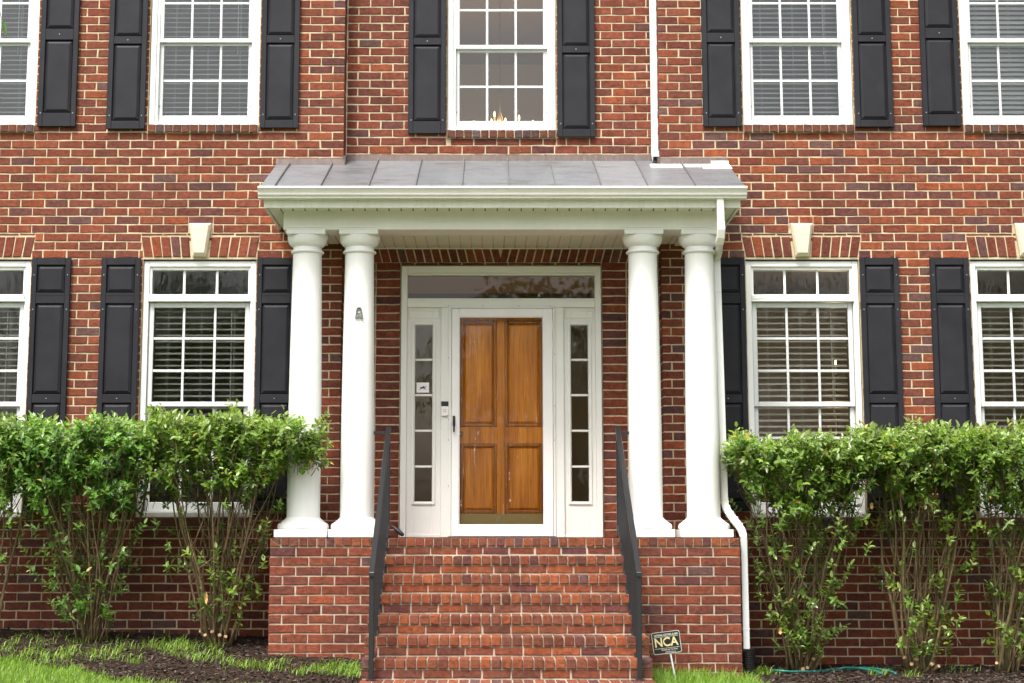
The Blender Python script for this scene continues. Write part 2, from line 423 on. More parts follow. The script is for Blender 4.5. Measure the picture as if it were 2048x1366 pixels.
sheet('lawn', gx, gy, 0, 'lawn', bumpy=.004)
def bed_edge(X):        # how far the mulch bed reaches out from the wall
    if X < 0: return -1.72-.5*max(0, (X+3.9)/1.2 if X > -3.9 else 0)+.12*math.sin(3.1*X)+.06*math.sin(9.7*X+1)
    return (-1.15 if X < 2.15 else -2.6)+.07*math.sin(5*X)
sheet('mulch_bed', np.linspace(-7.5, 8, 260), np.linspace(-3.6, 0, 80), .012, 'mulch', keep=lambda x, y: y > bed_edge(x), bumpy=.007)

# assumed concrete walk to the steps, out of view, added to bounce light up
mw_, tw_, bw_ = mat('concrete', (.5, .48, .44), .9, 0, .2)
tw_.links.new(ramp(tw_, noise(tw_, pos(tw_), 6, 6, .65), (.3, (.40,.385,.35)), (.7, (.56,.54,.49))), bw_.inputs['Base Color'])
sheet('bounce_walkway', np.linspace(-1.1, 1.35, 6), np.concatenate([np.linspace(-24, -5, 20), np.linspace(-4.8, -3.22, 8)]), .02, 'concrete')
# ================================================================== the house
house = thing('brick_house', (.1, .15, -1.0), 'two storey red brick house with black shutters and white windows', 'house')
wm = MB()
slab(wm, XA, XL-.008, ZLO, ZHI, holesL, .006, .25); slab(wm, XR+.008, XB, ZLO, ZHI, holesR, .006, .25)
slab(wm, XL-.02, XR+.02, ZLO, ZHI, holesC, REC+.006, REC+.25)
wm.box(XL-.2, XL-.006, .25, REC+.25, ZLO, ZHI); wm.box(XR+.006, XR+.2, .25, REC+.25, ZLO, ZHI)
wall = wm.build('wall', 'mortar', house)
walls = []
for (x0, x1, z0, z1, fu) in fill(XA, XL, ZLO, ZHI, holesL+fine[id(holesL)], xat(22.5, 289, 0), .2185): walls.append((x0, x1, z0, z1, fu, 0, XL))
for (x0, x1, z0, z1, fu) in fill(XR, XB, ZLO, ZHI, holesR+fine[id(holesR)], xat(1383.5, 287, 0), .2155): walls.append((x0, x1, z0, z1, fu, 0, XR))
HZ = zat(528, REC)
lowC = [(XL, XR, ZLO, HZ+.16)]
for (x0, x1, z0, z1, fu) in fill(XL+.004, XR-.004, ZLO, ZHI, holesC+lowC, xat(738, 289, REC), .2165): walls.append((x0, x1, z0, z1, fu, REC, None))
n0 = math.ceil((-.03-ZC0)/CH)
for n in range(n0, 60):                       # the door jambs: one brick per course
    zc = ZC0+n*CH
    if zc > HZ-.02: break
    for a, b_ in ((XL+.006, DX0-.236), (DX0-.224, DX0-.006), (DX1+.006, DX1+.224), (DX1+.236, XR-.006)):
        walls.append((a, b_, zc-.0335, zc+.0335, False, REC, 'shade'))
hid = [(0,0,300,258,0), (560,420,760,1075,1), (1240,420,1500,1075,1), (0,830,620,1060,1), (1455,860,2048,1080,1), (515,330,1495,430,1), (200,515,285,840,1), (60,515,143,840,1), (1440,515,1500,900,1), (1718,515,1800,870,1), (1858,515,1942,870,1), (213,-50,295,258,1), (520,-50,600,256,1), (1400,-50,1486,253,1), (1705,-50,1790,254,1), (1838,-50,1925,252,1), (816,-50,892,268,1), (1113,-50,1192,274,1), (75,-50,160,255,1)]
def vis(x0, x1, z0, z1, Y):
    u, v = px((x0+x1)/2, Y, (z0+z1)/2)
    if not (25 < u < 2023 and 10 < v < 1340): return 0
    if any(a < u < c and b_ < v < d for a, b_, c, d, e in hid[1:]): return 0
    return (px(x1, Y, z0)[0]-px(x0, Y, z0)[0])*(px(x0, Y, z0)[1]-px(x0, Y, z1)[1])
rank = sorted(((vis(*q[:4], q[5]), i) for i, q in enumerate(walls) if q[4]), reverse=True)
solo = {i for s_, i in rank[:300] if s_ > 0}
joined = MB()
for i, (x0, x1, z0, z1, fu, Y, edge) in enumerate(walls):
    X, Z = (x0+x1)/2, (z0+z1)/2; dep = .03
    if isinstance(edge, float) and (abs(x1-edge) < .02 or abs(x0-edge) < .02): dep = REC+.02
    mb = MB() if i in solo else joined
    brick(mb, Tfront(X, Y, Z), x1-x0, z1-z0, dep, bcol('shade' if edge == 'shade' else 'wall', X, Z))
    if i in solo: mb.build('brick', 'brick', wall)
joined.build('brick_courses', 'brick', wall)['kind'] = 'stuff'

# rowlock band above the door
hb = MB().box(XL+.01, XR-.01, REC+.005, REC+.1, HZ+.004, HZ+.16).build('door_lintel', 'mortar', house)
x = XL+.02; k = 0
while x < XR-.07:
    mb = MB(); sk = .018*(1 if x < .1 else -1)
    brick(mb, Tfront(x+.036, REC, HZ+.085), .066, .14, .05, bcol('shade', x, 2), poly=[(-.033+sk, -.07), (.033+sk, -.07), (.033-sk, .07), (-.033-sk, .07)])
    mb.build('lintel_brick', 'brick', hb); x += .079

# interior shell, so the rooms behind the panes are dark rooms
rm = MB()
for z0, z1 in ((.0, 2.75), (2.95, 5.7)):
    rm.box(XA, XB, 5.0, 5.1, z0, z1)
    for q in (XA, XL-.25, XR+.15, XB-.1): rm.box(q, q+.1, .48, 5.0, z0, z1)
rm.build('interior_wall', 'room_wall', house)
rm = MB()
rm.box(XA, XL-.2, .255, 5.1, 2.75, 2.95).box(XR+.2, XB, .255, 5.1, 2.75, 2.95).box(XL-.2, XR+.2, 4.0, 5.1, 2.75, 2.95)
for z in (-.12, 5.7): rm.box(XA, XB, .255 if z != -.12 else .5, 5.1, z, z+(.1 if z < 0 else .2))
rm.build('interior_floor', 'room_floor', house)
MB().box(XA, XA+.1, .26, .47, ZLO, ZHI).box(XB-.1, XB, .26, .47, ZLO, ZHI).build('side_wall', 'room_wall', house)

# ------------------------------------------------------------------ windows
def grid_panes(win, x0, x1, z0, z1, nx, nz, yg, mw, gm, mm):
    cw = (x1-x0-(nx-1)*mw)/nx; chh = (z1-z0-(nz-1)*mw)/nz
    for i in range(nx):
        for j in range(nz):
            a = x0+i*(cw+mw); c = z0+j*(chh+mw)
            MB().box(a-.004, a+cw+.004, yg, yg+.004, c-.004, c+chh+.004).build('pane', gm, win)
    for i in range(1, nx):
        a = x0+i*(cw+mw)-mw; box('muntin', mm, win, a, a+mw, yg-.007, yg+.01, z0, z1, .002)
    for j in range(1, nz):
        c = z0+j*(chh+mw)-mw
        for i in range(nx):
            a = x0+i*(cw+mw); box('muntin', mm, win, a+.0005, a+cw-.0005, yg-.006, yg+.009, c, c+mw, .002)
def brick_sill(X, Y, w, ztop, hh, n):
    s = MB().box(X-w/2, X+w/2, Y-.02, Y+.09, ztop-hh, ztop-.004).build('window_sill', 'mortar', house)
    st = w/n
    for i in range(n):
        mb = MB(); brick(mb, Tfront(X-w/2+st*(i+.5), Y-.032, ztop-hh/2), st-.008, hh-.004, .1, bcol('sill', X, 0), bev=.005)
        mb.build('sill_brick', 'brick', s)
def upper_window(X, Y):
    z = UZB; x0, x1 = X-UW/2+.004, X+UW/2-.004
    win = MB().frame(x0, x1, z, z+UH-.006, .052, .052, .03, .055, Y+.028, Y+.15).build('window', 'white_paint', house, bevel=.004)
    MB().frame(x0+.0525, x1-.0525, z+.0305, z+UH-.062, .024, .024, .014, .024, Y+.045, Y+.15).build('track', 'white_paint', win, bevel=.003)
    a, c = x0+.077, x1-.077
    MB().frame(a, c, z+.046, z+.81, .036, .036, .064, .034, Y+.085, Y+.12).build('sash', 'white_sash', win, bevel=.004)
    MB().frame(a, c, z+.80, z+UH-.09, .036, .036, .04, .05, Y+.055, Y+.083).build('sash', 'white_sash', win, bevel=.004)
    grid_panes(win, a+.036, c-.036, z+.11, z+.776, 3, 2, Y+.1, .022, 'glass_upper', 'white_sash')
    grid_panes(win, a+.036, c-.036, z+.84, z+UH-.14, 3, 2, Y+.066, .022, 'glass_upper', 'white_sash')
    for s_ in (-1, 1): MB().box(X+s_*.42-.003, X+s_*.42+.003, Y+.080, Y+.085, z+.19, z+.20).build('latch', 'dark_gap', win)
    brick_sill(X, Y, UW-.005, UZB, .075, 13)
def lower_window(X):
    Y = 0; x0, x1 = X-LW/2+.004, X+LW/2-.004
    Z = lambda v: zat(v, .05)
    t0, tb = Z(541), Z(590)
    win = MB().frame(x0, x1, LZB, LZT, .05, .05, .05, .052, Y+.03, Y+.16).build('window', 'white_paint', house, bevel=.004)
    MB().frame(x0+.0505, x1-.0505, tb, LZT-.0525, .022, .022, .006, .028, Y+.05, Y+.16).build('transom_frame', 'white_paint', win, bevel=.003)
    MB().box(x0+.051, x1-.051, Y+.02, Y+.155, Z(599), tb-.002).box(x0+.046, x1-.046, Y+.012, Y+.10, Z(604), Z(600)).build('transom_bar', 'white_paint', win, bevel=.004)
    MB().box(x0-.0, x1+.0, Y+.005, Y+.029, LZB, LZB+.05).build('sill_nose', 'white_paint', win, bevel=.006)
    g0, g1 = x0+.073, x1-.073
    grid_panes(win, g0, g1, tb+.006, LZT-.081, 3, 1, Y+.085, .022, 'glass_lower', 'white_paint')
    a, c = x0+.055, x1-.055
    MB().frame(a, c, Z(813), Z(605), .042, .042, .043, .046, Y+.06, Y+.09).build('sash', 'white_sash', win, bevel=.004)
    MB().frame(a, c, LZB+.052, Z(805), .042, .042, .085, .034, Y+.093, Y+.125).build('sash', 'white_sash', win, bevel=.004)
    grid_panes(win, a+.042, c-.042, Z(813)+.043, Z(605)-.046, 3, 3, Y+.074, .022, 'glass_lower', 'white_sash')
    grid_panes(win, a+.042, c-.042, LZB+.137, Z(805)-.034, 3, 3, Y+.107, .022, 'glass_lower', 'white_sash')
    for s_ in (-1, 1): MB().box(X+s_*.475-.004, X+s_*.475+.004, Y+.050, Y+.0595, Z(633)-.004, Z(633)+.004).build('latch', 'dark_gap', win)
    brick_sill(X, 0, LW+.02, LZB, .078, 5)
def flat_arch(X):
    bk = MB().prism([(-.53, AZB+.004), (.53, AZB+.004), (.552, AZT), (-.552, AZT)], lambda p, a: (X+p[0], a, p[1]), .004, .05).build('arch', 'mortar', house)
    MB().box(X-LW/2, X+LW/2, .02, .12, LZT+.001, LZT+.011).build('lintel', 'iron', house)
    hz = (AZT-AZB)/2; zc = (AZT+AZB)/2
    for s_ in (-1, 1):
        b0, b1, t0, t1 = .082, .512, .098, .545           # bottom and top extents of one half
        for i in range(5):
            u0, u1 = i/5, (i+1)/5
            q = lambda u, lo, hi: lo+(hi-lo)*u
            P = [(s_*(q(u0, b0, b1)+.0055), -hz+.004), (s_*(q(u1, b0, b1)-.0055), -hz+.004), (s_*(q(u1, t0, t1)-.0055), hz), (s_*(q(u0, t0, t1)+.0055), hz)]
            if s_ < 0: P = P[::-1]
            mb = MB(); brick(mb, Tfront(X, -.004, zc), .08, .2, .03, bcol('arch', X, 2), poly=P, bev=.005); mb.build('arch_brick', 'brick', bk)
    kz0 = AZB+.004; m_ = MB(); A = [(-.060, kz0), (.060, kz0), (.102, KZT), (-.102, KZT)]; B = [(-.045, kz0+.03), (.045, kz0+.03), (.078, KZT-.02), (-.078, KZT-.02)]
    vs = [(X+p[0], .02, p[1]) for p in A]+[(X+p[0], -.03, p[1]) for p in A]+[(X+p[0], -.058, p[1]) for p in B]
    m_.add(vs, [(3,2,1,0), (8,9,10,11)]+[(k+i, k+(i+1)%4, k+4+(i+1)%4, k+4+i) for k in (0, 4) for i in range(4)])
    m_.build('keystone', 'limestone', bk, bevel=.003)
for X, Y, k in upper: upper_window(X, Y)
for X, k in lower: lower_window(X); flat_arch(X)

# ------------------------------------------------------------------ shutters
def shutter(X, Y, z0, z1, panels, mt, wd=.352, screws=(), split=None):
    th = .034; sw = .047; y1 = Y-.008; y0 = y1-th
    xl, xr = X-wd/2, X+wd/2
    s = MB(); s.box(xl, xl+sw, y0, y1, z0, z1); s.box(xr-sw, xr, y0, y1, z0, z1)
    edges = sorted(panels); c = z0
    for a, b_ in edges:
        s.box(xl+sw, xr-sw, y0+.001, y1, c, a); c = b_
    s.box(xl+sw, xr-sw, y0+.001, y1, c, z1)
    s.box(xl+sw-.004, xr-sw+.004, y1-.007, y1-.001, z0+.01, z1-.01)
    o = s.build('shutter', mt, house, bevel=.003)
    for a, b_ in edges:
        x0, x1 = xl+sw, xr-sw; d = .008; e = .034
        p = MB(); q = [(x0+d, a+d), (x1-d, a+d), (x1-d, b_-d), (x0+d, b_-d)]; r_ = [(x0+e, a+e), (x1-e, a+e), (x1-e, b_-e), (x0+e, b_-e)]
        vs = [(u, y1-.008, v) for u, v in q]+[(u, y0+.019, v) for u, v in q]+[(u, y0+.005, v) for u, v in r_]
        p.add(vs, [(8,9,10,11)]+[(k+i, k+(i+1)%4, k+4+(i+1)%4, k+4+i) for k in (0, 4) for i in range(4)])
        p.build('panel', mt, o, bevel=.0015)
    if split: MB().box(xl-.001, xr+.001, y0-.0006, y0+.004, split-.003, split+.003).build('joint', 'dark_gap', o)
    for sx, sz in screws:
        MB().tube([(X+sx, y0-.004, sz), (X+sx, y0+.003, sz)], .0055, 8).build('screw', 'screw_steel', o)
zu = lambda v, Y=0: zat(v, Y-.03)
def ush(ul, ur, vb, vp0, vp1, vr, Y):
    X = (xat(ul, 150, Y-.03)+xat(ur, 150, Y-.03))/2; zb = zu(vb, Y)
    shutter(X, Y, zb, zb+1.62, [(zu(vp1, Y), zu(vp0, Y)), (zu(vr, Y), zb+1.56)], 'shutter_black', screws=((-.148, zb+.125), (.148, zb+.125), (0, (zu(vp0, Y)+zu(vr, Y))/2)))
ush(76, 157, 253, 80, 226, 58, 0); ush(214.5, 293.5, 258, 88, 242, 73, 0); ush(521, 599, 256, 86, 240, 71, 0)
ush(816.5, 892, 267, 90, 243, 76, REC); ush(1113.5, 1191, 274, 106, 258, 92, REC)
ush(1402.5, 1483, 253, 85, 236, 66, 0); ush(1706, 1786, 254, 84, 240, 71, 0); ush(1839, 1923, 252, 77, 229, 56, 0)
def lsh(ul, ur):
    X = (xat(ul, 560, -.03)+xat(ur, 560, -.03))/2
    shutter(X, 0, zu(1022), zu(516), [(zu(586), zu(530)), (zu(789), zu(607)), (zu(1003), zu(806))], 'shutter_grain', split=zu(590.5),
            screws=((-.152, zu(550)), (.152, zu(550)), (-.152, zu(619)), (.152, zu(619)), (0, zu(797)), (-.152, zu(985)), (.152, zu(985))))
for a, b_ in ((62, 142), (202, 281), (514, 592), (1411, 1491.5), (1719, 1799), (1860, 1939)): lsh(a, b_)

# ------------------------------------------------------------------ door set in the middle bay
YD = REC-.05
def rc(u0, u1, v0, v1, Y):
    vm = (v0+v1)/2
    return xat(u0, vm, Y), xat(u1, vm, Y), zat(v1, Y), zat(v0, Y)
fx0, fx1, fz0, fz1 = rc(801, 1204, 532, 1073, YD); fz0 = .004
tx0, tx1, tz0, tz1 = rc(815, 1190, 551, 597, YD+.03)
slx0, slx1, slz0, slz1 = rc(829.5, 864.5, 651, 1003, YD+.03)
srx0, srx1, _, _ = rc(1142.5, 1177, 651, 1003, YD+.03)
ox0, ox1, oz0, oz1 = rc(900, 1110, 615, 1073, YD)
fr = MB(); y0, y1 = YD, YD+.14
fr.box(fx0, fx0+.055, y0, y1, fz0, fz1); fr.box(fx1-.055, fx1, y0, y1, fz0, fz1)
fr.box(fx0+.055, fx1-.055, y0, y1, tz1+.018, fz1)
door_set = fr.build('door_frame', 'white_door', house, bevel=.004)
MB().box(fx0+.0555, fx1-.0555, y0+.008, y1, oz1+.002, tz0-.018).build('transom_rail', 'white_door', door_set, bevel=.003)
MB().frame(fx0+.0555, fx1-.0555, tz0-.0175, tz1+.0175, tx0-fx0-.0555, fx1-.0555-tx1, .0175, .0175, y0+.018, y1).build('transom_frame', 'white_door', door_set, bevel=.004)
MB().box(tx0-.005, tx1+.005, y0+.05, y0+.055, tz0-.005, tz1+.005).build('transom_pane', 'glass_transom', door_set)
for (a, c, px0, px1) in ((slx0, slx1, fx0+.0555, ox0), (srx0, srx1, ox1, fx1-.0555)):
    # mullion post beside the door, sidelight panel, moulding and panes
    post_in = (px1-.085, px1-.0005) if a < 0 else (px0+.0005, px0+.085)
    MB().box(*post_in, y0+.004, y1, fz0, oz1+.0015).build('mullion_post', 'white_door', door_set, bevel=.004)
    q0, q1 = (px0, post_in[0]-.0005) if a < 0 else (post_in[1]+.0005, px1)
    pn = MB().frame(q0, q1, fz0+.03, oz1+.0015, a-q0, q1-c, slz0-fz0-.03, oz1-slz1, y0+.03, y1).build('sidelight', 'white_door', door_set, bevel=.002)
    MB().frame(a-.03, c+.03, slz0-.03, slz1+.03, .024, .024, .024, .024, y0+.016, y0+.0295).build('moulding', 'white_door', pn, bevel=.005)
    MB().frame(q0+.012, q1-.012, slz1+.06, oz1-.02, .01, .01, .01, .01, y0+.024, y0+.0295).build('panel_bead', 'white_door', pn, bevel=.003)
    MB().box(q0, q1, y0+.02, y1, fz0, fz0+.0295).build('sill_board', 'white_door', pn, bevel=.003)
    hgt = (slz1-slz0-4*.02)/5
    for i in range(5):
        zz = slz0+i*(hgt+.02)
        MB().box(a-.004, c+.004, y0+.06, y0+.064, zz-.004, zz+hgt+.004).build('pane', 'glass_side', pn)
        if i: box('muntin', 'white_door', pn, a, c, y0+.045, y0+.075, zz-.02, zz, .003)
# wooden door
wx0, wx1, wz0, wz1 = rc(909, 1098, 622, 1062, YD+.09); wz0 = .012
wy = YD+.085
def dpan(u0, u1, v0, v1): return rc(u0, u1, v0, v1, wy)
P4 = [dpan(921, 994, 641, 854), dpan(1009, 1085, 641, 854), dpan(922, 994, 887, 1027), dpan(1010, 1086, 887, 1027)]
dm = MB(); xs = [wx0, P4[0][0], P4[0][1], P4[1][0], P4[1][1], wx1]; zs = [wz0, P4[2][2], P4[2][3], P4[0][2], P4[0][3], wz1]
for a, c in ((xs[0], xs[1]), (xs[2], xs[3]), (xs[4], xs[5])): dm.box(a, c, wy, wy+.045, zs[0], zs[5])
for a, c in ((xs[1], xs[2]), (xs[3], xs[4])):
    for e, g in ((zs[0], zs[1]), (zs[2], zs[3]), (zs[4], zs[5])): dm.box(a, c, wy+.0005, wy+.045, e, g)
door = dm.build('front_door', 'door_wood', house, bevel=.002)
for i, (zi0, zi1) in enumerate(((zs[3], zs[4]), (zs[3], zs[4]), (zs[1], zs[2]), (zs[1], zs[2]))):
    a, c = (xs[1], xs[2]) if i%2 == 0 else (xs[3], xs[4])
    MB().frame(a, c, zi0, zi1, .03, .03, .03, .03, wy-.006, wy+.02).build('panel_moulding', 'door_wood_dark', door, bevel=.008, seg=2)
    d, e = .030, .052; q = [(a+d, zi0+d), (c-d, zi0+d), (c-d, zi1-d), (a+d, zi1-d)]; r_ = [(a+e, zi0+e), (c-e, zi0+e), (c-e, zi1-e), (a+e, zi1-e)]
    p = MB(); p.add([(u, wy+.024, v) for u, v in q]+[(u, wy+.006, v) for u, v in r_], [(4,5,6,7)]+[(k, (k+1)%4, 4+(k+1)%4, 4+k) for k in range(4)])
    p.build('panel', 'door_wood', door)
kx0, kx1, kz0, kz1 = rc(919, 1088, 1027, 1050, wy-.004); box('kick_plate', 'brass', door, kx0, kx1, wy-.004, wy-.0005, wz0+.0, kz1, .001)
MB().lathe([(.004, -.03), (.016, -.026), (.024, -.012), (.02, .004), (.01, .01)], 0, 0, 14).build('tmp', 'brass')
kn = bpy.data.objects['tmp']; kn.name = 'door_knob'; kn.data.name = 'door_knob'; kn.parent = door; kx, kz = at(921, 868, wy-.03); WL[kn] = Vector((kx, wy-.03, kz)); kn.location = WL[kn]-WL[door]; kn.rotation_euler = (R(90), 0, 0)
box('threshold', 'grey_metal', house, ox0, ox1, YD-.02, YD+.13, .003, .011, .001)
# storm door
sx0, sx1, sz0, sz1 = rc(903, 1106, 617, 1071, YD-.01); gx0_, gx1_, gz0_, gz1_ = rc(918, 1087, 634, 1050, YD-.01); sz0 = .014
storm = MB().frame(sx0, sx1, sz0, sz1, gx0_-sx0, sx1-gx1_, gz0_-sz0, sz1-gz1_, YD-.022, YD+.010).build('storm_door', 'white_paint', house, bevel=.004)
MB().frame(gx0_-.0, gx1_+.0, gz0_, gz1_, .006, .006, .006, .006, YD-.016, YD+.008).build('glazing_bead', 'white_paint', storm, bevel=.002)
MB().box(gx0_+.002, gx1_-.002, YD-.007, YD-.003, gz0_+.002, gz1_-.002).build('storm_pane', 'glass_storm', storm)
zb_ = MB(); zb_.box(sx0-.028, sx0-.003, YD-.012, YD+.003, sz0, sz1+.022); zb_.box(sx1+.003, sx1+.022, YD-.012, YD+.003, sz0, sz1+.022); zb_.box(sx0-.003, sx1+.003, YD-.0115, YD+.003, sz1+.004, sz1+.022)
zb_.build('storm_frame', 'white_door', storm, bevel=.002)
for v in (652, 690, 840, 990): 
    hx, hz = at(1106, v, YD); MB().tube([(hx, YD-.02, hz-.04), (hx, YD-.02, hz+.04)], .0065, 8).build('hinge', 'white_door', storm)
hx, hz = at(908, 848, YD-.03)
h_ = MB().box(hx-.012, hx+.012, YD-.034, YD-.022, hz-.02, hz+.075).build('handle', 'black_plastic', storm, bevel=.004)
MB().box(hx-.008, hx+.008, YD-.062, YD-.046, hz-.075, hz+.05).box(hx-.007, hx+.007, YD-.05, YD-.034, hz+.02, hz+.045).build('lever', 'black_plastic', h_, bevel=.005, seg=2)
for u, v in ((897, 612), (966, 612), (1038, 612), (1101, 612), (897, 715), (897, 839), (897, 880), (897, 972), (1109, 708), (1109, 812), (1109, 880)):
    q, z = at(u, v, YD-.012); MB().tube([(q, YD-.0155, z), (q, YD-.010, z)], .0045, 6).build('screw', 'grey_metal', storm)
# doorbell and sticker are things of their own
q0, q1, z0, z1 = rc(882.5, 897, 803, 832, YD)
db = thing('doorbell', ((q0+q1)/2, YD+.003, z0), 'white and black video doorbell screwed to the post beside the storm door', 'doorbell')
box('body', 'white_paint', db, q0, q1, YD-.022, YD+.003, z0, z0+(z1-z0)*.66, .004)
box('camera_cap', 'black_plastic', db, q0, q1, YD-.0225, YD+.003, z0+(z1-z0)*.662, z1, .004)
bx = (q0+q1)/2; bz = z0+(z1-z0)*.36
MB().tube([(bx, YD-.026, bz), (bx, YD-.018, bz)], .013, 18).build('button', 'grey_metal', db); MB().tube([(bx, YD-.0285, bz), (bx, YD-.018, bz)], .010, 18).build('button_face', 'white_paint', db)
q0, q1, z0, z1 = rc(833, 858, 765, 785, YD+.05)
st = thing('window_sticker', ((q0+q1)/2, y0+.06, z0), 'small white sticker with a navy swoosh on the sidelight glass', 'sticker')
box('sheet', 'sticker', st, q0, q1, y0+.0575, y0+.0598, z0, z1, 0)
cxs, czs = (q0+q1)/2, (z0+z1)/2
sp = [(-.042,-.026), (-.018,-.006), (-.030,.006), (-.006,.004), (.004,.018), (.012,.008), (.040,.014), (.018,-.002), (.036,-.022), (.008,-.008), (-.012,-.012)]
MB().prism([(a*.95, b_*.95) for a, b_ in sp], lambda p, y: (cxs+p[0], y, czs+p[1]), y0+.0560, y0+.0572).build('swoosh', 'navy', st)

# ------------------------------------------------------------------ blinds behind the panes
def blind(X, Y, w, z0, z1, pitch, tilt, label, sag=0):
    b_ = thing('window_blind', (X, Y, z0), label, 'blind', 'white venetian blinds')
    n = int((z1-z0)/pitch); me = None
    for i in range(n+1):
        z = z0+i*pitch
        if me is None:
            s = MB(); c, sn = math.cos(tilt), math.sin(tilt)
            for k in (-1, 0):
                pass
            pr = [(-.024, 0), (0, .003), (.024, 0), (.024, -.0025), (0, .0005), (-.024, -.0025)]
            s.prism([(a*c-e*sn, a*sn+e*c) for a, e in pr], lambda p, x: (x, Y+p[0], z+p[1]), X-w/2, X+w/2)
            o = s.build('slat', 'blind_white', b_); me = o.data; off = o.location.z-(z-WL[b_].z)
        else:
            o = bpy.data.objects.new('slat', me); COL.objects.link(o); o.parent = b_; o.location = (0, 0, z-WL[b_].z+off)
            o.rotation_euler = (random.uniform(-.05, .05), random.uniform(-.002, .002), 0)
    for k in (-.36, 0, .36):
        for dy in (-.026, .026): MB().box(X+k*w-.0012, X+k*w+.0012, Y+dy-.001, Y+dy+.001, z0, z1+.02).build('cord', 'blind_white', b_)
    box('head_rail', 'blind_white', b_, X-w/2, X+w/2, Y-.028, Y+.028, z1+.02, z1+.06)
    MB().tube([(X+.33*w, Y-.035, z1), (X+.335*w, Y-.035, z1-.55*(z1-z0))], .004, 6).build('wand', 'blind_white', b_)
for (X, Y, k), (tl, d) in zip(upper, ((.42, 'upper window by the overhanging twig'), (.42, 'upper window over the left flat arch'), (0, ''), (.55, 'upper window beside the tall downspout'), (.85, 'end upper window, slats nearly closed'))):
    if k != 'c': blind(X, Y+.2, .84, UZB+.08, UZB+1.50, .0455, tl, 'white venetian blind in the '+(('left ' if X < 0 else 'right ')+d if 0 else d))
for (X, k), (tl, d) in zip(lower, ((.40, 'lower window cut by the left wall end'), (.40, 'lower window beside the white columns, left of the door'), (.42, 'lower window with the glowing bulb behind it'), (.42, 'lower window at the right wall end'))):
    blind(X, .20, .84, LZB+.10, zat(618, .2), .0555, tl, 'open white slatted blind in the '+d)

# ------------------------------------------------------------------ lamps seen through the glass
def candle_lamp(parent, X, Y, Z):
    ld = bpy.data.lights.new('bulb_light', 'POINT'); ld.energy = 1.6 if parent.name.startswith('chand') else 6; ld.color = (1, .72, .42); ld.shadow_soft_size = .02
    lo = bpy.data.objects.new('bulb_light', ld); COL.objects.link(lo); lo.parent = parent; lo.location = Vector((X, Y, Z+.09))-WL[parent]
    MB().lathe([(.011, Z-.09), (.011, Z)], X, Y, 10).build('candle', 'candle', parent, smooth='auto')
    MB().lathe([(.004, Z), (.009, Z+.012), (.010, Z+.022), (.005, Z+.042), (.001, Z+.058)], X, Y, 10).build('bulb', 'bulb', parent, smooth=True)
cy = 2.4; cxx, czz = at(1000, 236, cy)
ch = thing('chandelier', (cxx, cy, czz), 'candle chandelier with glowing bulbs seen through the upper middle window', 'chandelier')
MB().lathe([(.004, czz-.2), (.03, czz-.17), (.018, czz-.1), (.035, czz-.03), (.01, czz+.06), (.006, czz+.5), (.006, 5.68)], cxx, cy, 12).build('stem', 'brass', ch, smooth=True)
for u, v, dy in ((948, 247, 0), (983, 243, -.25), (989, 228, .3), (1011, 241, -.25), (1038, 235, .2), (1066, 246, 0)):
    X, Z = at(u, v, cy+dy)
    candle_lamp(ch, X, cy+dy, Z-.03)
    MB().tube([(cxx, cy, czz-.13), ((X+cxx)/2, cy+dy/2, czz-.19), (X, cy+dy, Z-.12)], .007, 6).build('arm', 'brass', ch)
X, Z = at(1671, 724, 1.3)
lp = thing('floor_lamp', (X, 1.3, 0), 'glowing candle bulb lamp behind the right lower window blind', 'lamp')
candle_lamp(lp, X, 1.3, Z-.03); MB().lathe([(.13, .0), (.12, .02), (.012, .05), (.008, Z-.14), (.03, Z-.12)], X, 1.3, 14).build('stand', 'brass', lp, smooth=True)

# ================================================================== brick stoop and steps
YP = -.95; SXL, SXR = xat(537, 1180, YP), xat(1483, 1180, YP); STL, STR = -.95, 1.2
RI, TR_ = .1475, .28
stoop = thing('brick_stoop', (.12, -1.2, -1.1), 'red brick stoop with six brick steps up to the front door', 'steps')
cm = MB()
cm.box(SXL+.008, SXR-.008, YP+.008, REC-.0, -1.4, -.008)
for i in range(1, 9): cm.box(STL+.01, STR-.01, YP-TR_*i+.012, YP-TR_*(i-1)+.02, -1.5, -RI*i-.008)
core = cm.build('core', 'mortar_grey', stoop)
MB().box(SXL+.1, SXR-.1, YP+.1, REC+.04, -.0075, -.001).build('landing_paving', 'brick', stoop)
lr = bpy.data.objects['landing_paving'].data; a_ = lr.attributes.new('col', 'FLOAT_COLOR', 'POINT'); a_.data.foreach_set('color', np.tile(np.array([.2,.05,.035,1], np.float32), len(lr.vertices)))
def sb(name, T, w_, h_, dep, kind='step', X=0, Z=-.5, **k):
    mb = MB(); brick(mb, T, w_, h_, dep, bcol(kind, X, Z), **k); return mb.build(name, 'brick', core)
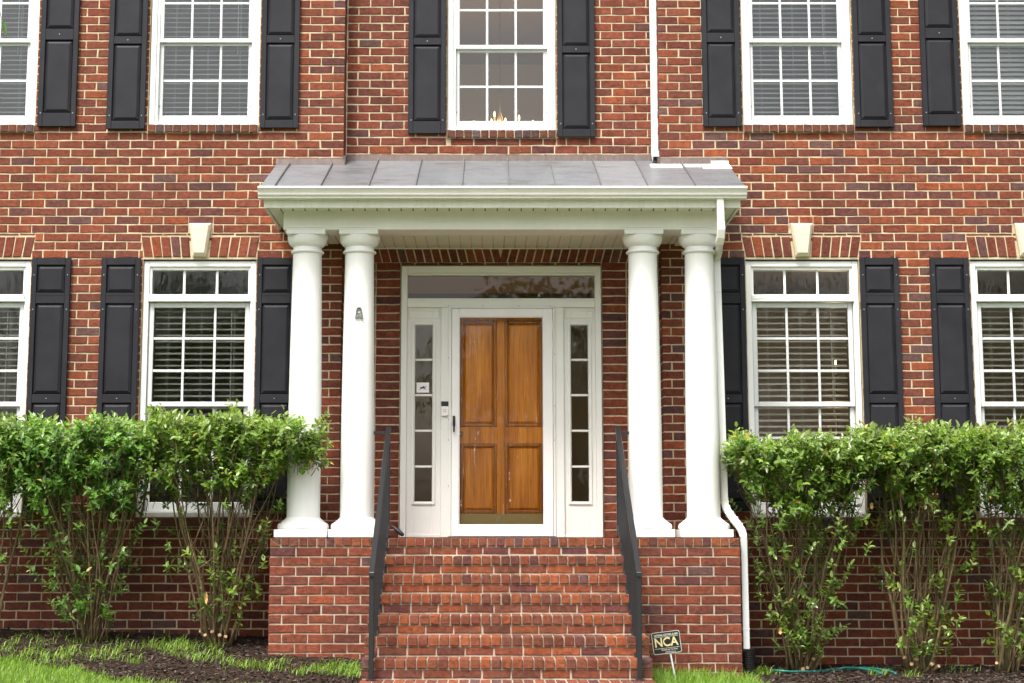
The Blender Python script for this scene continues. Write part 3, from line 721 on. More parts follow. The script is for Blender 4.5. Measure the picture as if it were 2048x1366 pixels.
# rowlock edge of the landing
n = 50; st_ = (SXR-SXL-.19)/n
for i in range(n): X = SXL+.095+st_*(i+.5); sb('rowlock_brick', Tfront(X, YP-.008, -.037), st_-.009, .066, .19)
def wedge(xo, Y, Z, s_, wd, hh, dep):
    """end of a rowlock edge, mitred: two three-cornered pieces"""
    a, b_ = wd/2-.003, hh/2
    lo = [(-a, -b_), (a, -b_), (a, b_-.014)]; up_ = [(-a, -b_+.014), (a, b_), (-a, b_)]
    if s_ < 0: lo = [(-x, y) for x, y in lo][::-1]; up_ = [(-x, y) for x, y in up_][::-1]
    for P in (lo, up_): sb('mitred_brick', Tfront(xo, Y, Z), .09, .066, dep, poly=P)
for s_, xo in ((-1, SXL+.048), (1, SXR-.048)): wedge(xo, YP-.008, -.037, s_, .088, .066, .19)
pz = -.118
for xa, xb, ph in ((SXL, STL+.03, SXL+.004), (STR-.03, SXR, STR+.01)):
    for (x0, x1, z0, z1, fu) in fill(xa, xb, -1.32, -.08, [], ph, .2175, zc0=pz):
        sb('brick', Tfront((x0+x1)/2, YP, (z0+z1)/2), x1-x0, z1-z0, .04, 'base', x0, z0)
sidej = MB()
for sgn, X in ((-1, SXL), (1, SXR)):           # flanks of the stoop
    for n in range(0, 16):
        zc = pz-n*CH
        for k in range(5):
            y0_, y1_ = YP+.045+k*.2175-(.1 if n%2 else 0), YP+.045+k*.2175+.205-(.1 if n%2 else 0)
            y0_ = max(y0_, YP+.045); y1_ = min(y1_, -.01)
            if y1_-y0_ > .03: brick(sidej, Tside(X, (y0_+y1_)/2, zc, sgn), y1_-y0_, CH-JT, .03, bcol('base', X, zc))
sidej.build('side_bricks', 'brick', core)['kind'] = 'stuff'
for i in range(0, 9):                          # risers and nosings
    Yn = YP-TR_*i; zt = -RI*i
    if i:
        nn = 25; s2 = (STR-STL-.19)/nn
        for k in range(nn):
            X = STL+.095+s2*(k+.5); sb('rowlock_brick', Tfront(X, Yn-.009+random.uniform(-.002, .002), zt-.036+random.uniform(-.0015, .0015)), s2-.010, .067, TR_+.01, jit=.002, bev=.004)
        for s_, xo in ((-1, STL+.048), (1, STR-.048)): wedge(xo, Yn-.009, zt-.036, s_, .09, .066, TR_)
    if i < 8:
        ph = STL+(.11 if i%2 else .02)
        for (x0, x1, z0, z1, fu) in fill(STL, STR, zt-.145, zt-.075, [], ph, .2175, zc0=zt-.109):
            hh = .058
            sb('brick', Tfront((x0+x1)/2, Yn+.004, zt-.109), x1-x0, hh, .06, 'step', x0, z0, jit=.0022)
        if i:
            for sgn, X in ((-1, STL), (1, STR)): pass

# ================================================================== portico
po = thing('entry_portico', (.12, -.7, .0), 'white entry portico with four columns and grey standing seam roof', 'portico', None)
YC = -.70                                      # column centre line
def column(ut, ub):
    X = (xat(ut, 465, YC)+xat(ub, 1050, YC))/2
    zt, za, ze, zr = zat(459, YC), zat(474, YC), zat(497, YC), zat(506, YC)
    zb0, zb1, zb2 = 0.002, zat(1059.5, YC), zat(1036, YC)
    prof = []
    rb, rt = .1425, .124
    for i in range(13):
        u = i/12; r_ = rb+(rt-rb)*(max(0, u-.25)/.75)**1.4
        prof.append((r_, zb2+(zr-.012-zb2)*u))
    c = MB().lathe(prof, X, YC, 40).build('column', 'column_paint', po, smooth='auto')
    cp = [(rt, zr-.014), (rt+.005, zr-.011), (rt+.018, zr-.007), (rt+.022, zr+.002), (rt+.016, zr+.011), (rt+.002, zr+.014), (rt-.001, ze+.004)]
    for i in range(7):
        a = i/6*math.pi/2; cp.append((rt+.048*math.sin(a)+.002, ze+.008+(za-ze-.012)*(1-math.cos(a))*.75+.02*a/1.57))
    cp.append((rt+.05, za-.001))
    MB().lathe(cp, X, YC, 40).build('capital', 'column_paint', c, smooth='auto')
    MB().box(X-.168, X+.168, YC-.168, YC+.168, za, zt-.014).box(X-.178, X+.178, YC-.178, YC+.178, zt-.0135, zt-.0005).build('abacus', 'white_paint', c, bevel=.003)
    bp = [(.21, zb1+.001), (.219, zb1+.012), (.219, zb1+.03), (.212, zb1+.048), (.196, zb1+.058), (.183, zb1+.066), (.170, zb1+.078), (.157, zb1+.088), (.148, zb1+.097), (rb+.001, zb2+.006)]
    MB().lathe(bp, X, YC, 40).build('base', 'column_paint', c, smooth='auto')
    MB().box(X-.222, X+.222, YC-.222, YC+.222, zb0, zb1).build('plinth', 'column_paint', c, bevel=.003)
    return X
colx = [column(612, 610), column(718, 715), column(1287, 1290), column(1399, 1406)]
# beam
YB0, YB1 = YC-.17, YC+.14
BZ0, BZ1 = zat(459, YC-.17), zat(421, YC-.17); BX0, BX1 = xat(567, 440, YB0), xat(1441, 440, YB0)
beam = MB().box(BX0, BX1, YB0, YB1, BZ0, BZ1+.06).box(BX0, BX0+.31, YB1+.0005, -.003, BZ0+.001, BZ1+.06).box(BX1-.31, BX1, YB1+.0005, -.003, BZ0+.001, BZ1+.06).build('beam', 'beam_paint', po, bevel=.003)
box('frieze_strip', 'beam_paint', beam, BX0-.012, BX1+.012, YB0-.012, YB0-.0005, BZ1-.012, BZ1+.004, .002)
jx, _ = at(793, 440, YB0); MB().box(jx-.0012, jx+.0012, YB0-.0006, YB0+.01, BZ0+.001, BZ1-.013).build('joint', 'ceiling_paint', beam)
x = BX0+.3105; cz_ = BZ0+.018
while x < BX1-.32:                             # ceiling planks
    x2 = min(x+.1, BX1-.3105); MB().box(x+.004, x2-.004, YB1+.001, REC-.004, cz_, cz_+.012).build('ceiling_plank', 'ceiling_paint', po, bevel=.004); x += .1
MB().box(BX0+.3, BX1-.3, YB1, REC-.002, cz_+.0125, cz_+.03).build('ceiling_backing', 'room_wall', po)
MB().box(BX0+.311, BX1-.311, REC-.018, REC-.006, cz_-.012, cz_-.001).build('ceiling_trim', 'ceiling_paint', po)
# eave: fascia, soffit, gutter
YF = -1.10; FZ0, FZ1 = zat(415.5, YF), zat(378, YF); FX0, FX1 = xat(528, 405, YF), xat(1481, 405, YF)
fa = MB().box(FX0, FX1, YF, YF+.02, FZ0, FZ1).box(FX0, FX0+.02, YF+.0205, -.004, FZ0+.001, FZ1+.01).box(FX1-.02, FX1, YF+.0205, -.004, FZ0+.001, FZ1+.01).build('fascia', 'white_mossy', po, bevel=.002)
sz_ = FZ0+.014; x = FX0+.021
while x < FX1-.021:                            # soffit planks
    x2 = min(x+.1035, FX1-.021); xm = (x+x2)/2
    yb = YB0-.013 if BX0-.02 < xm < BX1+.02 else -.004
    MB().box(x+.0035, x2-.0035, YF+.021, yb-.001, sz_, sz_+.01).build('soffit_plank', 'white_mossy', fa, bevel=.003)
    MB().box(x-.006, x+.006, yb-.03, yb-.006, sz_-.0015, sz_+.004).build('vent_slot', 'dark_gap', fa); x += .1035
MB().box(FX0+.02, FX1-.02, YF+.021, YB0-.001, sz_+.0105, sz_+.02).build('soffit_backing', 'dark_gap', fa)
GZ1 = zat(373, -1.2); GX0, GX1 = xat(516, 383, -1.22), xat(1494, 383, -1.22); gz = lambda d: GZ1-d
prof = [(-1.101, gz(0)), (-1.101, gz(.096)), (-1.172, gz(.096)), (-1.176, gz(.094)), (-1.176, gz(.078)), (-1.192, gz(.074)), (-1.197, gz(.066)), (-1.200, gz(.052)), (-1.21, gz(.036)), (-1.222, gz(.022)), (-1.228, gz(.016)), (-1.228, gz(.0)),
        (-1.214, gz(.0)), (-1.214, gz(.006)), (-1.222, gz(.008)), (-1.217, gz(.02)), (-1.204, gz(.036)), (-1.194, gz(.052)), (-1.190, gz(.066)), (-1.170, gz(.078)), (-1.168, gz(.092)), (-1.105, gz(.092)), (-1.105, gz(0))]
gut = MB().prism(prof[::-1], lambda p, x: (x, p[0], p[1]), GX0, GX1).build('gutter', 'white_gutter', po)
outer = prof[:12]
for xg, s_ in ((GX0, -1), (GX1, 1)): MB().prism(outer, lambda p, x: (x, p[0], p[1]), xg+s_*.0005, xg+s_*.004).build('end_cap', 'white_gutter', gut)
# standing seam roof
YE = -1.16; ZE, ZT = zat(376, YE), zat(329, 0); RX0 = (xat(519, 372, YE)+xat(552, 331, 0))/2; RX1 = (xat(1491, 374, YE)+xat(1458, 333, 0))/2
sl_ = (ZT-ZE)/(0-YE); zr_ = lambda Y: ZE+sl_*(Y-YE)
seams = [RX0]+[(xat(a, 372, YE)+xat(b_, 332, 0))/2 for a, b_ in ((549, 578), (641, 663), (735, 754.5), (829, 842), (924, 927), (1017, 1015), (1111, 1103), (1204, 1188), (1299, 1273), (1393, 1365))]+[RX1]
for i in range(len(seams)-1):
    a, c = seams[i]+.001, seams[i+1]-.001
    cuts = [(a, c, -.004)] if c < XL or a > XR else [(a, c, REC-.004)]
    if a < XL < c: cuts = [(a, XL, -.004), (XL, c, REC-.004)]
    if a < XR < c: cuts = [(a, XR, REC-.004), (XR, c, -.004)]
    p = MB()
    for q0, q1, yt in cuts: p.prism([(YE, zr_(YE)), (yt, zr_(yt)), (yt, zr_(yt)-.012), (YE, zr_(YE)-.012)], lambda p_, x: (x, p_[0], p_[1]), q0, q1)
    pan = p.build('roof_panel', 'roof_metal', po)
    yt = REC-.006 if XL < c < XR else -.006
    if i < len(seams)-2: MB().prism([(YE-.003, zr_(YE-.003)-.004), (yt, zr_(yt)+.0005), (yt, zr_(yt)+.024), (YE+.012, zr_(YE)+.024), (YE-.003, zr_(YE)+.012)], lambda p_, x: (x, p_[0], p_[1]), c-.004, c+.006).build('seam', 'seam_metal', pan)
MB().prism([(YE+.03, FZ1-.01), (-.004, FZ1-.01), (-.004, ZT-.016), (YE+.03, zr_(YE+.03)-.016)], lambda p_, x: (x, p_[0], p_[1]), FX0+.001, FX0+.019).build('gable_panel', 'white_mossy', po)
MB().prism([(YE+.03, FZ1-.01), (-.004, FZ1-.01), (-.004, ZT-.016), (YE+.03, zr_(YE+.03)-.016)], lambda p_, x: (x, p_[0], p_[1]), FX1-.019, FX1-.001).build('gable_panel', 'white_mossy', po)
# step flashing along the brick
def flash(u0, u1, v0, v1, Y, mt='flashing', name='flashing', o=.012):
    a, c, z0, z1 = rc(u0, u1, v0, v1, Y-o); s = MB().prism([(Y-o, z1), (Y-o-.004, z1-.004), (Y-o-.02, z0-.004), (Y-.0005, z0-.004), (Y-.0005, z1)], lambda p_, x: (x, p_[0], p_[1]), a, c); return s.build(name, mt, po)
flash(552, 689, 317, 331, 0); flash(692.5, 1302, 310, 327, REC); flash(1320, 1456, 315, 331, 0)
MB().box(XL-.012, XL+.016, -.02, REC-.02, zat(330, 0)-.01, zat(312, 0)).build('flashing_fold', 'flashing', po); MB().box(XR-.016, XR+.012, -.02, REC-.02, zat(333, 0)-.01, zat(315, 0)).build('flashing_fold', 'flashing', po)
def patch(u0, u1, ya, yb_):
    a, c = xat(u0, 335, -.05), xat(u1, 335, -.05)
    MB().prism([(ya, zr_(ya)+.006), (yb_, zr_(yb_)+.010), (yb_, zr_(yb_)+.002), (ya, zr_(ya)+.002)], lambda p_, x: (x, p_[0], p_[1]), a, c).build('patch', 'sealant', po)
patch(1300, 1362, -.19, -.03); patch(1367, 1400, -.15, -.03); patch(1402, 1459, -.24, -.03)
q0, q1, z0, z1 = rc(1422, 1457, 322, 333, -.03); MB().box(q0, q1, -.04, -.034, z0, z1).build('patch', 'sealant', po)
# metal ornament on the second column
ou, ov = 718, 627; oy = YC-.131; ox, oz = at(ou, ov, oy)
orn = thing('column_ornament', (ox, oy, oz-.055), 'small grey metal bell shaped ornament on a white column', 'ornament')
S_ = .0043
def bar(name, pts, r_): MB().tube([(ox+a*S_, oy-.006-.0006*abs(a), oz+b_*S_) for a, b_ in pts], r_, 6).build(name, 'grey_metal', orn)
bar('bell_outline', [(-7, -10), (-5.6, -2), (-5, 6), (-3.2, 11.2), (0, 11.8), (3.2, 11.2), (5, 6), (5.8, -2), (7, -11)], .0055)
bar('crown_bar', [(-3, 11), (3, 11)], .007); bar('arch_bar', [(-4.6, 5.4), (0, 7.6), (4.6, 5.2)], .0045); bar('swag_bar', [(-5, 1.6), (0, -.6), (5, 1.6)], .0045)
MB().prism([(-7.2, -10.5), (-6, -5), (-2.6, -3.6), (-1.6, -1), (1.6, -1), (2.6, -3.6), (6, -5), (7.2, -10.5), (2, -9.5), (0, -7.5), (-2, -9.5)], lambda p_, y: (ox+p_[0]*S_, y, oz+p_[1]*S_), oy-.012, oy-.002).build('skirt', 'grey_metal', orn, bevel=.002)
bar('clapper', [(0, -9), (0, -13)], .003); bar('foot_bar', [(-7, -14), (7, -14)], .0022)

# ================================================================== downspouts
def rect_pipe(mb, pts, w_, d_):
    """rectangular pipe along pts lying in a vertical plane; w_ across X, d_ in depth"""
    pts = [Vector(p) for p in pts]; k = len(pts); vs = []
    for i, p in enumerate(pts):
        d = (pts[min(i+1, k-1)]-pts[max(i-1, 0)]).normalized(); up = Vector((0, 1, 0))
        r_ = d.cross(up).normalized(); f_ = r_.cross(d).normalized()
        if r_.length < .1: r_ = Vector((1, 0, 0))
        vs += [p+r_*a+f_*b_ for a, b_ in ((-w_/2, -d_/2), (w_/2, -d_/2), (w_/2, d_/2), (-w_/2, d_/2))]
    fs = [(i*4+j, i*4+(j+1)%4, (i+1)*4+(j+1)%4, (i+1)*4+j) for i in range(k-1) for j in range(4)]+[(3,2,1,0), tuple(range((k-1)*4, k*4))]
    mb.add(vs, fs); return mb
YP1 = -.58
dsp = thing('downspout', (xat(1487, 1290, -.86), -.86, zat(1298, -.86)), 'white downspout falling from the portico gutter past the outer column', 'downspout')
gx_, gz_ = at(1440.5, 396, -1.15); mx_, mz_ = at(1442, 455, -1.14); ex_, ez_ = at(1433, 518, YP1)
rect_pipe(MB(), [(gx_, -1.14, gz_), (gx_+.002, -1.14, zat(444, -1.14))], .062, .05).build('outlet', 'white_stained_pipe', dsp, bevel=.008, seg=2)
rect_pipe(MB(), [(gx_+.002, -1.14, zat(443, -1.14)), (gx_+.004, -1.138, zat(458, -1.14)), (gx_+.003, -1.11, zat(473, -1.12)), (gx_-.004, -1.06, zat(487, -1.06))], .068, .056).build('upper_elbow', 'white_gutter', dsp, bevel=.01, seg=2)
rect_pipe(MB(), [(gx_-.002, -1.07, zat(484, -1.07)), (ex_+.01, YP1-.07, zat(506, YP1-.05)), (ex_, YP1-.01, ez_-.01)], .056, .046).build('offset_pipe', 'white_stained_pipe', dsp, bevel=.008, seg=2)
lx0, lz0 = at(1447, 1000, YP1); lx1, lz1 = at(1487, 1070, -.84)
rect_pipe(MB(), [(ex_, YP1, zat(500, YP1)), (ex_+.002, YP1, ez_-.04), (lx0+.008, YP1, lz0)], .06, .048).build('drop_pipe', 'white_paint', dsp, bevel=.006, seg=2)
for k in range(6): 
    zz = ez_+.02-.012*k; box('elbow_rib', 'white_stained_pipe', dsp, ex_-.033, ex_+.033, YP1-.027, YP1+.026, zz-.003, zz+.003, .002)
el = [(lx0+.008, YP1, lz0+.02)]
for i in range(7):
    u = i/6; s_ = u*u*(3-2*u); el.append((lx0+.008+(lx1-lx0-.008)*s_, YP1+(-.84-YP1)*s_, lz0-.02+(lz1-lz0)*u))
rect_pipe(MB(), el, .064, .05).build('lower_elbow', 'white_paint', dsp, bevel=.006, seg=2)
for i in range(1, 6): rect_pipe(MB(), [Vector(el[i])+Vector((0, 0, .006)), Vector(el[i])+(Vector(el[i+1])-Vector(el[i])).normalized()*.008], .069, .055).build('elbow_rib', 'white_paint', dsp)
rect_pipe(MB(), [(lx1, -.84, lz1-.01), (lx1+.003, -.84, zat(1302, -.84))], .056, .05).build('lower_pipe', 'white_sash', dsp, bevel=.006, seg=2)
for v in (585, 1258):
    Yv = YP1 if v < 1000 else -.84; q, z = at(1434 if v < 1000 else 1488, v, Yv); box('pipe_joint', 'white_stained_pipe', dsp, (ex_ if v < 1000 else lx1)-.031, (ex_ if v < 1000 else lx1)+.034, Yv-.027, Yv+.027, z-.004, z+.004, .001)
# tall downspout in the corner of the bay
tx_ = xat(1307.5, 150, REC-.05); Yt = REC-.06
ds2 = thing('downspout', (tx_, Yt, zat(325, Yt)), 'tall white downspout in the wall corner emptying onto the portico roof', 'downspout')
rect_pipe(MB(), [(tx_, Yt, 5.85), (tx_, Yt, zat(292, Yt))], .066, .052).build('drop_pipe', 'white_paint', ds2, bevel=.006, seg=2)
rb_ = MB()
for dx in (-.014, .014): rb_.box(tx_+dx-.004, tx_+dx+.004, Yt-.030, Yt-.026, zat(290, Yt), 5.85)
rb_.build('ridge', 'white_paint', ds2, bevel=.002)
tz_ = zat(292, Yt)
rect_pipe(MB(), [(tx_, Yt, tz_+.03), (tx_, Yt-.01, tz_-.06), (tx_, Yt-.05, tz_-.115), (tx_, Yt-.10, tz_-.142)], .07, .056).build('kick_elbow', 'white_paint', ds2, bevel=.006, seg=2)
e_ = Vector((tx_, Yt-.104, tz_-.1435)); d_ = Vector((0, -.05, -.024)).normalized()
rect_pipe(MB(), [e_-d_*.005, e_+d_*.004], .054, .042).build('mouth', 'dark_gap', ds2)
# corrugated drain
cpx, cpz = at(1495, 1298, -.84)
cg = MB(); prof = []; z = zat(1297, -.84); k = 0; zb = float(zg(2.2, -.84))-.03
while z > zb:
    prof += [(.043, z), (.053, z-.004), (.053, z-.012), (.043, z-.016)]; z -= .018
cg.lathe(prof[::-1], cpx+.008, -.84, 22)
ob = cg.build('drain_pipe', 'black_plastic', None, smooth='auto'); setp(ob, 'black corrugated drain pipe under the downspout by the stoop', 'pipe')

# ================================================================== hand rails
def rail(Xr, side, label):
    r_ = thing('hand_rail', (Xr, -1.7, -.6), label, 'railing', 'iron hand rails of the front steps')
    Yt_, Yb_ = -.72, -2.70; zt = zat(857, Yt_); zb = zat(1143, Yb_)
    nrm = lambda Y: zt+(zb-zt)*(Y-Yt_)/(Yb_-Yt_)
    MB().prism([(Yt_+.02, nrm(Yt_)+.02), (Yb_-.03, nrm(Yb_)-.005), (Yb_-.03, nrm(Yb_)-.04), (Yt_+.02, nrm(Yt_)-.015)], lambda p, x: (x, p[0], p[1]), Xr-.021, Xr+.021).build('top_rail', 'iron', r_, bevel=.004)
    box('post', 'iron', r_, Xr-.017, Xr+.017, Yt_-.017, Yt_+.017, .003, nrm(Yt_)-.012, .003)
    ib = 7; zf = -RI*ib
    box('post', 'iron', r_, Xr-.018, Xr+.018, Yb_-.018, Yb_+.018, zf-.002, nrm(Yb_)-.02, .003)
    dlo = .84
    MB().prism([(Yt_-.018, nrm(Yt_)-dlo+.02), (Yb_+.019, nrm(Yb_)-dlo+.03), (Yb_+.019, nrm(Yb_)-dlo+.01), (Yt_-.018, nrm(Yt_)-dlo)], lambda p, x: (x, p[0], p[1]), Xr-.014, Xr+.014).build('bottom_rail', 'iron', r_)
    n = 16
    for i in range(1, n):
        Y = Yt_+(Yb_-Yt_)*i/n; box('baluster', 'iron', r_, Xr-.0075, Xr+.0075, Y-.0075, Y+.0075, nrm(Y)-dlo+.015, nrm(Y)-.03, 0)
    box('wall_bracket', 'iron', r_, *( (colx[1]+.12, Xr-.02) if side < 0 else (Xr+.02, colx[2]-.12)), Yt_-.008, Yt_+.008, zat(869, Yt_), zat(863, Yt_), .002)
    for zz, yy in ((.003, Yt_), (zf-.002, Yb_)): box('foot_plate', 'iron', r_, Xr-.035, Xr+.035, yy-.035, yy+.035, zz, zz+.008, .002)
    return r_
xrl = (xat(773, 857, -.72)+xat(750, 1143, -2.62))/2; xrr = (xat(1236, 857, -.72)+xat(1275, 1143, -2.62))/2
rl = rail(xrl, -1, 'black iron hand rail on the side of the bell ornament and doorbell'); rail(xrr, 1, 'black iron hand rail on the side of the downspout and yard sign')
a1 = at(781, 1049, -.86); a2 = at(807, 1071, -.86); p0, p1 = Vector((a1[0], -.84, a1[1])), Vector((a2[0], -.88, a2[1]))
hp = [p0.lerp(p1, q) for q in (0, .12, .25, .5, .8, .95, 1)]
MB().tube(hp, [.004, .006, .013, .020, .019, .017, .008], 12).build('grip', 'iron', rl, smooth=True)

# ================================================================== yard sign
sy = -1.35; su, sv = at(1333, 1285, sy)
sg = thing('yard_sign', (xat(1352, 1352, sy), sy, float(zg(1.5, sy))), 'small black and gold NCA security sign on a white stake in the grass', 'sign')
rot = Matrix.Rotation(R(-7), 4, 'Y'); c0 = Vector((su, sy, sv))
def sgp(x, z, y): return tuple(c0+rot@Vector((x, y, z)))
def rrect(w_, h_, r_, n=5):
    out = []
    for cx_, cz_, a0 in ((w_/2-r_, h_/2-r_, 0), (-w_/2+r_, h_/2-r_, 90), (-w_/2+r_, -h_/2+r_, 180), (w_/2-r_, -h_/2+r_, 270)):
        out += [(cx_+r_*math.cos(R(a0+90*i/n)), cz_+r_*math.sin(R(a0+90*i/n))) for i in range(n+1)]
    return out
MB().prism(rrect(.232, .178, .018)[::-1], lambda p, y: sgp(p[0], p[1], y), -.002, .003).build('plate', 'sign_black', sg)
o_, i_ = rrect(.228, .174, .017), rrect(.221, .167, .014); n = len(o_)
MB().add([sgp(a, b_, -.0026) for a, b_ in o_]+[sgp(a, b_, -.0026) for a, b_ in i_], [(k, n+k, n+(k+1)%n, (k+1)%n) for k in range(n)]).build('border', 'sign_white', sg)
for zz in (.047, -.043): MB().prism([(-.1, zz-.0012), (.1, zz-.0012), (.1, zz+.0012), (-.1, zz+.0012)], lambda p, y: sgp(p[0], p[1], y), -.0032, -.0021).build('rule', 'sign_white', sg)
def text(s_, size, x, z, mt, name, ext=.0006, wide=None, bold=0):
    cu = bpy.data.curves.new(name, 'FONT'); cu.body = s_; cu.size = size; cu.extrude = ext; cu.align_x = 'CENTER'; cu.align_y = 'CENTER'; cu.offset = bold
    tmp = bpy.data.objects.new(name, cu); COL.objects.link(tmp); dg = bpy.context.evaluated_depsgraph_get()
    me = bpy.data.meshes.new_from_object(tmp.evaluated_get(dg)); bpy.data.objects.remove(tmp)
    vx = np.array([q.co[:] for q in me.vertices]); sx = 1 if wide is None else wide/(vx[:,0].max()-vx[:,0].min())
    for q in me.vertices: q.co = Vector(sgp(x+q.co.x*sx, z+q.co.y, -.003-q.co.z))-c0
    me.materials.clear(); me.materials.append(M[mt]); return link(me, name, sg, c0)
text('NCA', .098, -.003, .002, 'sign_gold', 'lettering', wide=.19, bold=.002)
text('NATIONAL CERTIFIED ALARM', .021, .002, .061, 'sign_white', 'lettering', wide=.19, bold=.0004)
text('Monitoring The Area', .018, .018, -.056, 'sign_white', 'lettering', wide=.13)
text('www.nca.us', .017, .022, -.073, 'sign_white', 'lettering', wide=.085)
MB().prism([(-.018, .008), (-.012, .016), (.004, .013), (.014, .014), (.017, .004), (.006, -.004), (.001, -.014), (-.006, -.004), (-.016, -.002)], lambda p, y: sgp(p[0]-.002, p[1]+.004, y), -.0048, -.0030).build('emblem', 'sign_black', sg)
MB().tube([sgp(.018, -.05, .008), (xat(1353, 1356, sy), sy+.008, float(zg(1.5, sy))-.03)], .0075, 8).build('stake', 'stake_white', sg)

# ================================================================== shrubs
def mesh_np(name, V, F, C, mt, parent, org, nper):
    """F: (n, k) faces"""
    me = bpy.data.meshes.new(name); V = V-np.array(org)
    me.vertices.add(len(V)); me.vertices.foreach_set('co', V.astype(np.float32).ravel())
    k = F.shape[1]; me.loops.add(F.size); me.loops.foreach_set('vertex_index', F.astype(np.int32).ravel())
    me.polygons.add(len(F)); me.polygons.foreach_set('loop_start', np.arange(0, F.size, k, dtype=np.int32)); me.polygons.foreach_set('loop_total', np.full(len(F), k, np.int32))
    me.update(calc_edges=True)
    a = me.attributes.new('col', 'FLOAT_COLOR', 'POINT'); c4 = np.ones((len(V), 4), np.float32); c4[:, :3] = C; a.data.foreach_set('color', c4.ravel())
    me.materials.append(M[mt]); return link(me, name, parent, Vector(org))
def norm(a): return a/np.maximum(np.linalg.norm(a, axis=1, keepdims=True), 1e-6)
def leaves(P, D, U, L, Wd, C, droop=.15, fold=.25):
    """P base points, D direction, U approx normal, L length, Wd half width; two quads per leaf"""
    D = norm(D); S = norm(np.cross(D, U)); Nn = np.cross(S, D); n = len(P); L = L[:, None]; Wd = Wd[:, None]
    b = P; tip = P+D*L-Nn*L*droop
    f = fold*Wd
    l1 = P+D*L*.32-S*Wd*.9+Nn*f; l2 = P+D*L*.68-S*Wd*.75+Nn*(f-.05*L); r1 = P+D*L*.32+S*Wd*.9+Nn*f; r2 = P+D*L*.68+S*Wd*.75+Nn*(f-.05*L)
    V = np.stack([b, l1, l2, tip, r2, r1], 1).reshape(-1, 3); k = np.arange(n)[:, None]*6
    F = np.concatenate([k+np.array([0, 3, 2, 1]), k+np.array([0, 5, 4, 3])], 0)
    return V, F, np.repeat(C, 6, 0)
def shrub(X, Y, x0, x1, ztop, zbot, nst, ncl, label, seed, stubs=(), spread=.46, hue=(1, 1, 1), low=.1, wisp=0, side=0):
    r = np.random.default_rng(seed); rr = random.Random(seed); z0 = float(zg(X, Y))+.005
    s = thing('shrub', (X, Y, z0), label, 'shrub', 'leggy green shrubs along the wall')
    yc = Y-.22; ztop -= .125 if X < 0 else .075; zbot -= .06
    ends = []
    for j in range(nst):
        tx = x0+.06+(x1-x0-.12)*((j+rr.random())/nst); ty = yc+rr.uniform(-spread, spread)*.8; tz = zbot+(ztop-zbot)*rr.uniform(.35, .9)
        bx_, by_ = X+rr.uniform(-.06, .06)+.10*(tx-X), Y+rr.uniform(-.07, .07)
        mb = MB(); path = []; k = 9; wob = [rr.uniform(-.045, .045) for _ in range(4)]; pw = rr.uniform(.8, 1.35); rad0 = rr.choice((rr.uniform(.007, .011), rr.uniform(.011, .019)))
        for i in range(k+1):
            u = i/k
            path.append(Vector((bx_+(tx-bx_)*u**pw+wob[0]*math.sin(6*u+j)+wob[2]*math.sin(13*u)*.5, by_+(ty-by_)*u**pw+wob[1]*math.sin(5*u+2*j), z0-.04+(tz-z0+.04)*u)))
        mb.tube(path, [rad0*(1-.68*i/k) for i in range(k+1)], 7)
        ends.append(path[-1])
        for q in range(rr.randint(2, 4)):
            i = rr.randint(3, 7); p = path[i]; e = Vector((p.x+rr.uniform(-.24, .24), p.y+rr.uniform(-.2, .2), min(ztop-.04, p.z+rr.uniform(.22, .5))))
            mid = p.lerp(e, .5)+Vector((rr.uniform(-.05, .05), rr.uniform(-.04, .04), -.01)); ra = rad0*(1-.68*i/k)*.7
            mb.tube([p, p.lerp(mid, .5)+Vector((0, 0, -.006)), mid, e], [ra, ra*.85, ra*.7, ra*.4], 5); ends.append(e)
        mb.build('stem', 'bark', s, smooth=True)
    for su_, sv_, ln in stubs:
        q, z = at(su_, sv_, Y-.1); e = Vector((q, Y-.12, z)); b_ = Vector((X+(q-X)*.5, Y-.01, z0-.02)); d = (e-b_).normalized()
        o = MB().tube([b_, b_.lerp(e, .6), e], [.016, .016, .015], 9).build('sawn_stub', 'bark', s, smooth='auto')
        d = (d+Vector((0, -1.2, .3))).normalized(); MB().tube([e-d*.004, e+d*.003], random.uniform(.012, .018), 10).build('cut_face', 'cut_wood', o)
    # twig clusters of leaves
    A = r.random((ncl, 3)); cxm = (x0+x1)/2; hw = (x1-x0)/2
    ax = (A[:, 0]*2-1); ay = (A[:, 1]*2-1); top = ztop+.045*np.sin(ax*7+seed)+.03*np.sin(ax*17+2*seed)-.10*np.clip(np.abs(ax)-.75, 0, 1)*2
    lowedge = zbot+.11*np.sin(ax*5+seed*1.7)+.07*np.sin(ax*13+seed)+.02
    hh = 1-(1-A[:, 2])**1.0; hh = np.where(r.random(ncl) < .42, .66+.34*hh, hh**.85)
    Pz = lowedge+(top-lowedge)*hh
    shr = 1-.34*(1-hh)**1.3
    Px = cxm+ax*hw*shr; Py = yc+ay*spread*np.sqrt(np.clip(1-(np.abs(hh-.6)/.75)**2, .2, 1))
    nl = int(ncl*low)                                   # sprigs lower down on the stems
    if nl:
        k = r.integers(0, ncl, nl); zz = z0+.1+(zbot-z0)*r.random(nl); u = (zz-z0)/(zbot-z0+.01)
        Px[k] = X+(Px[k]-X)*(.25+.75*u); Py[k] = Y+(Py[k]-Y)*(.3+.7*u); Pz[k] = zz
    C0 = np.stack([Px, Py, Pz], 1)
    if wisp:
        k = r.integers(0, ncl, wisp); q = r.random(wisp); C0[k] = np.stack([np.where(side > 0, x1-.1+q*.24, x0+.1-q*.2), yc-.25+.2*r.random(wisp), ztop-.42+.38*r.random(wisp)*q+.15*r.random(wisp)], 1)
    outw = norm(np.stack([(C0[:, 0]-cxm)/hw*.5, -.35+(C0[:, 1]-yc)/spread*.5, .75+.35*(hh-.5)], 1)+r.normal(0, .38, (ncl, 3)))
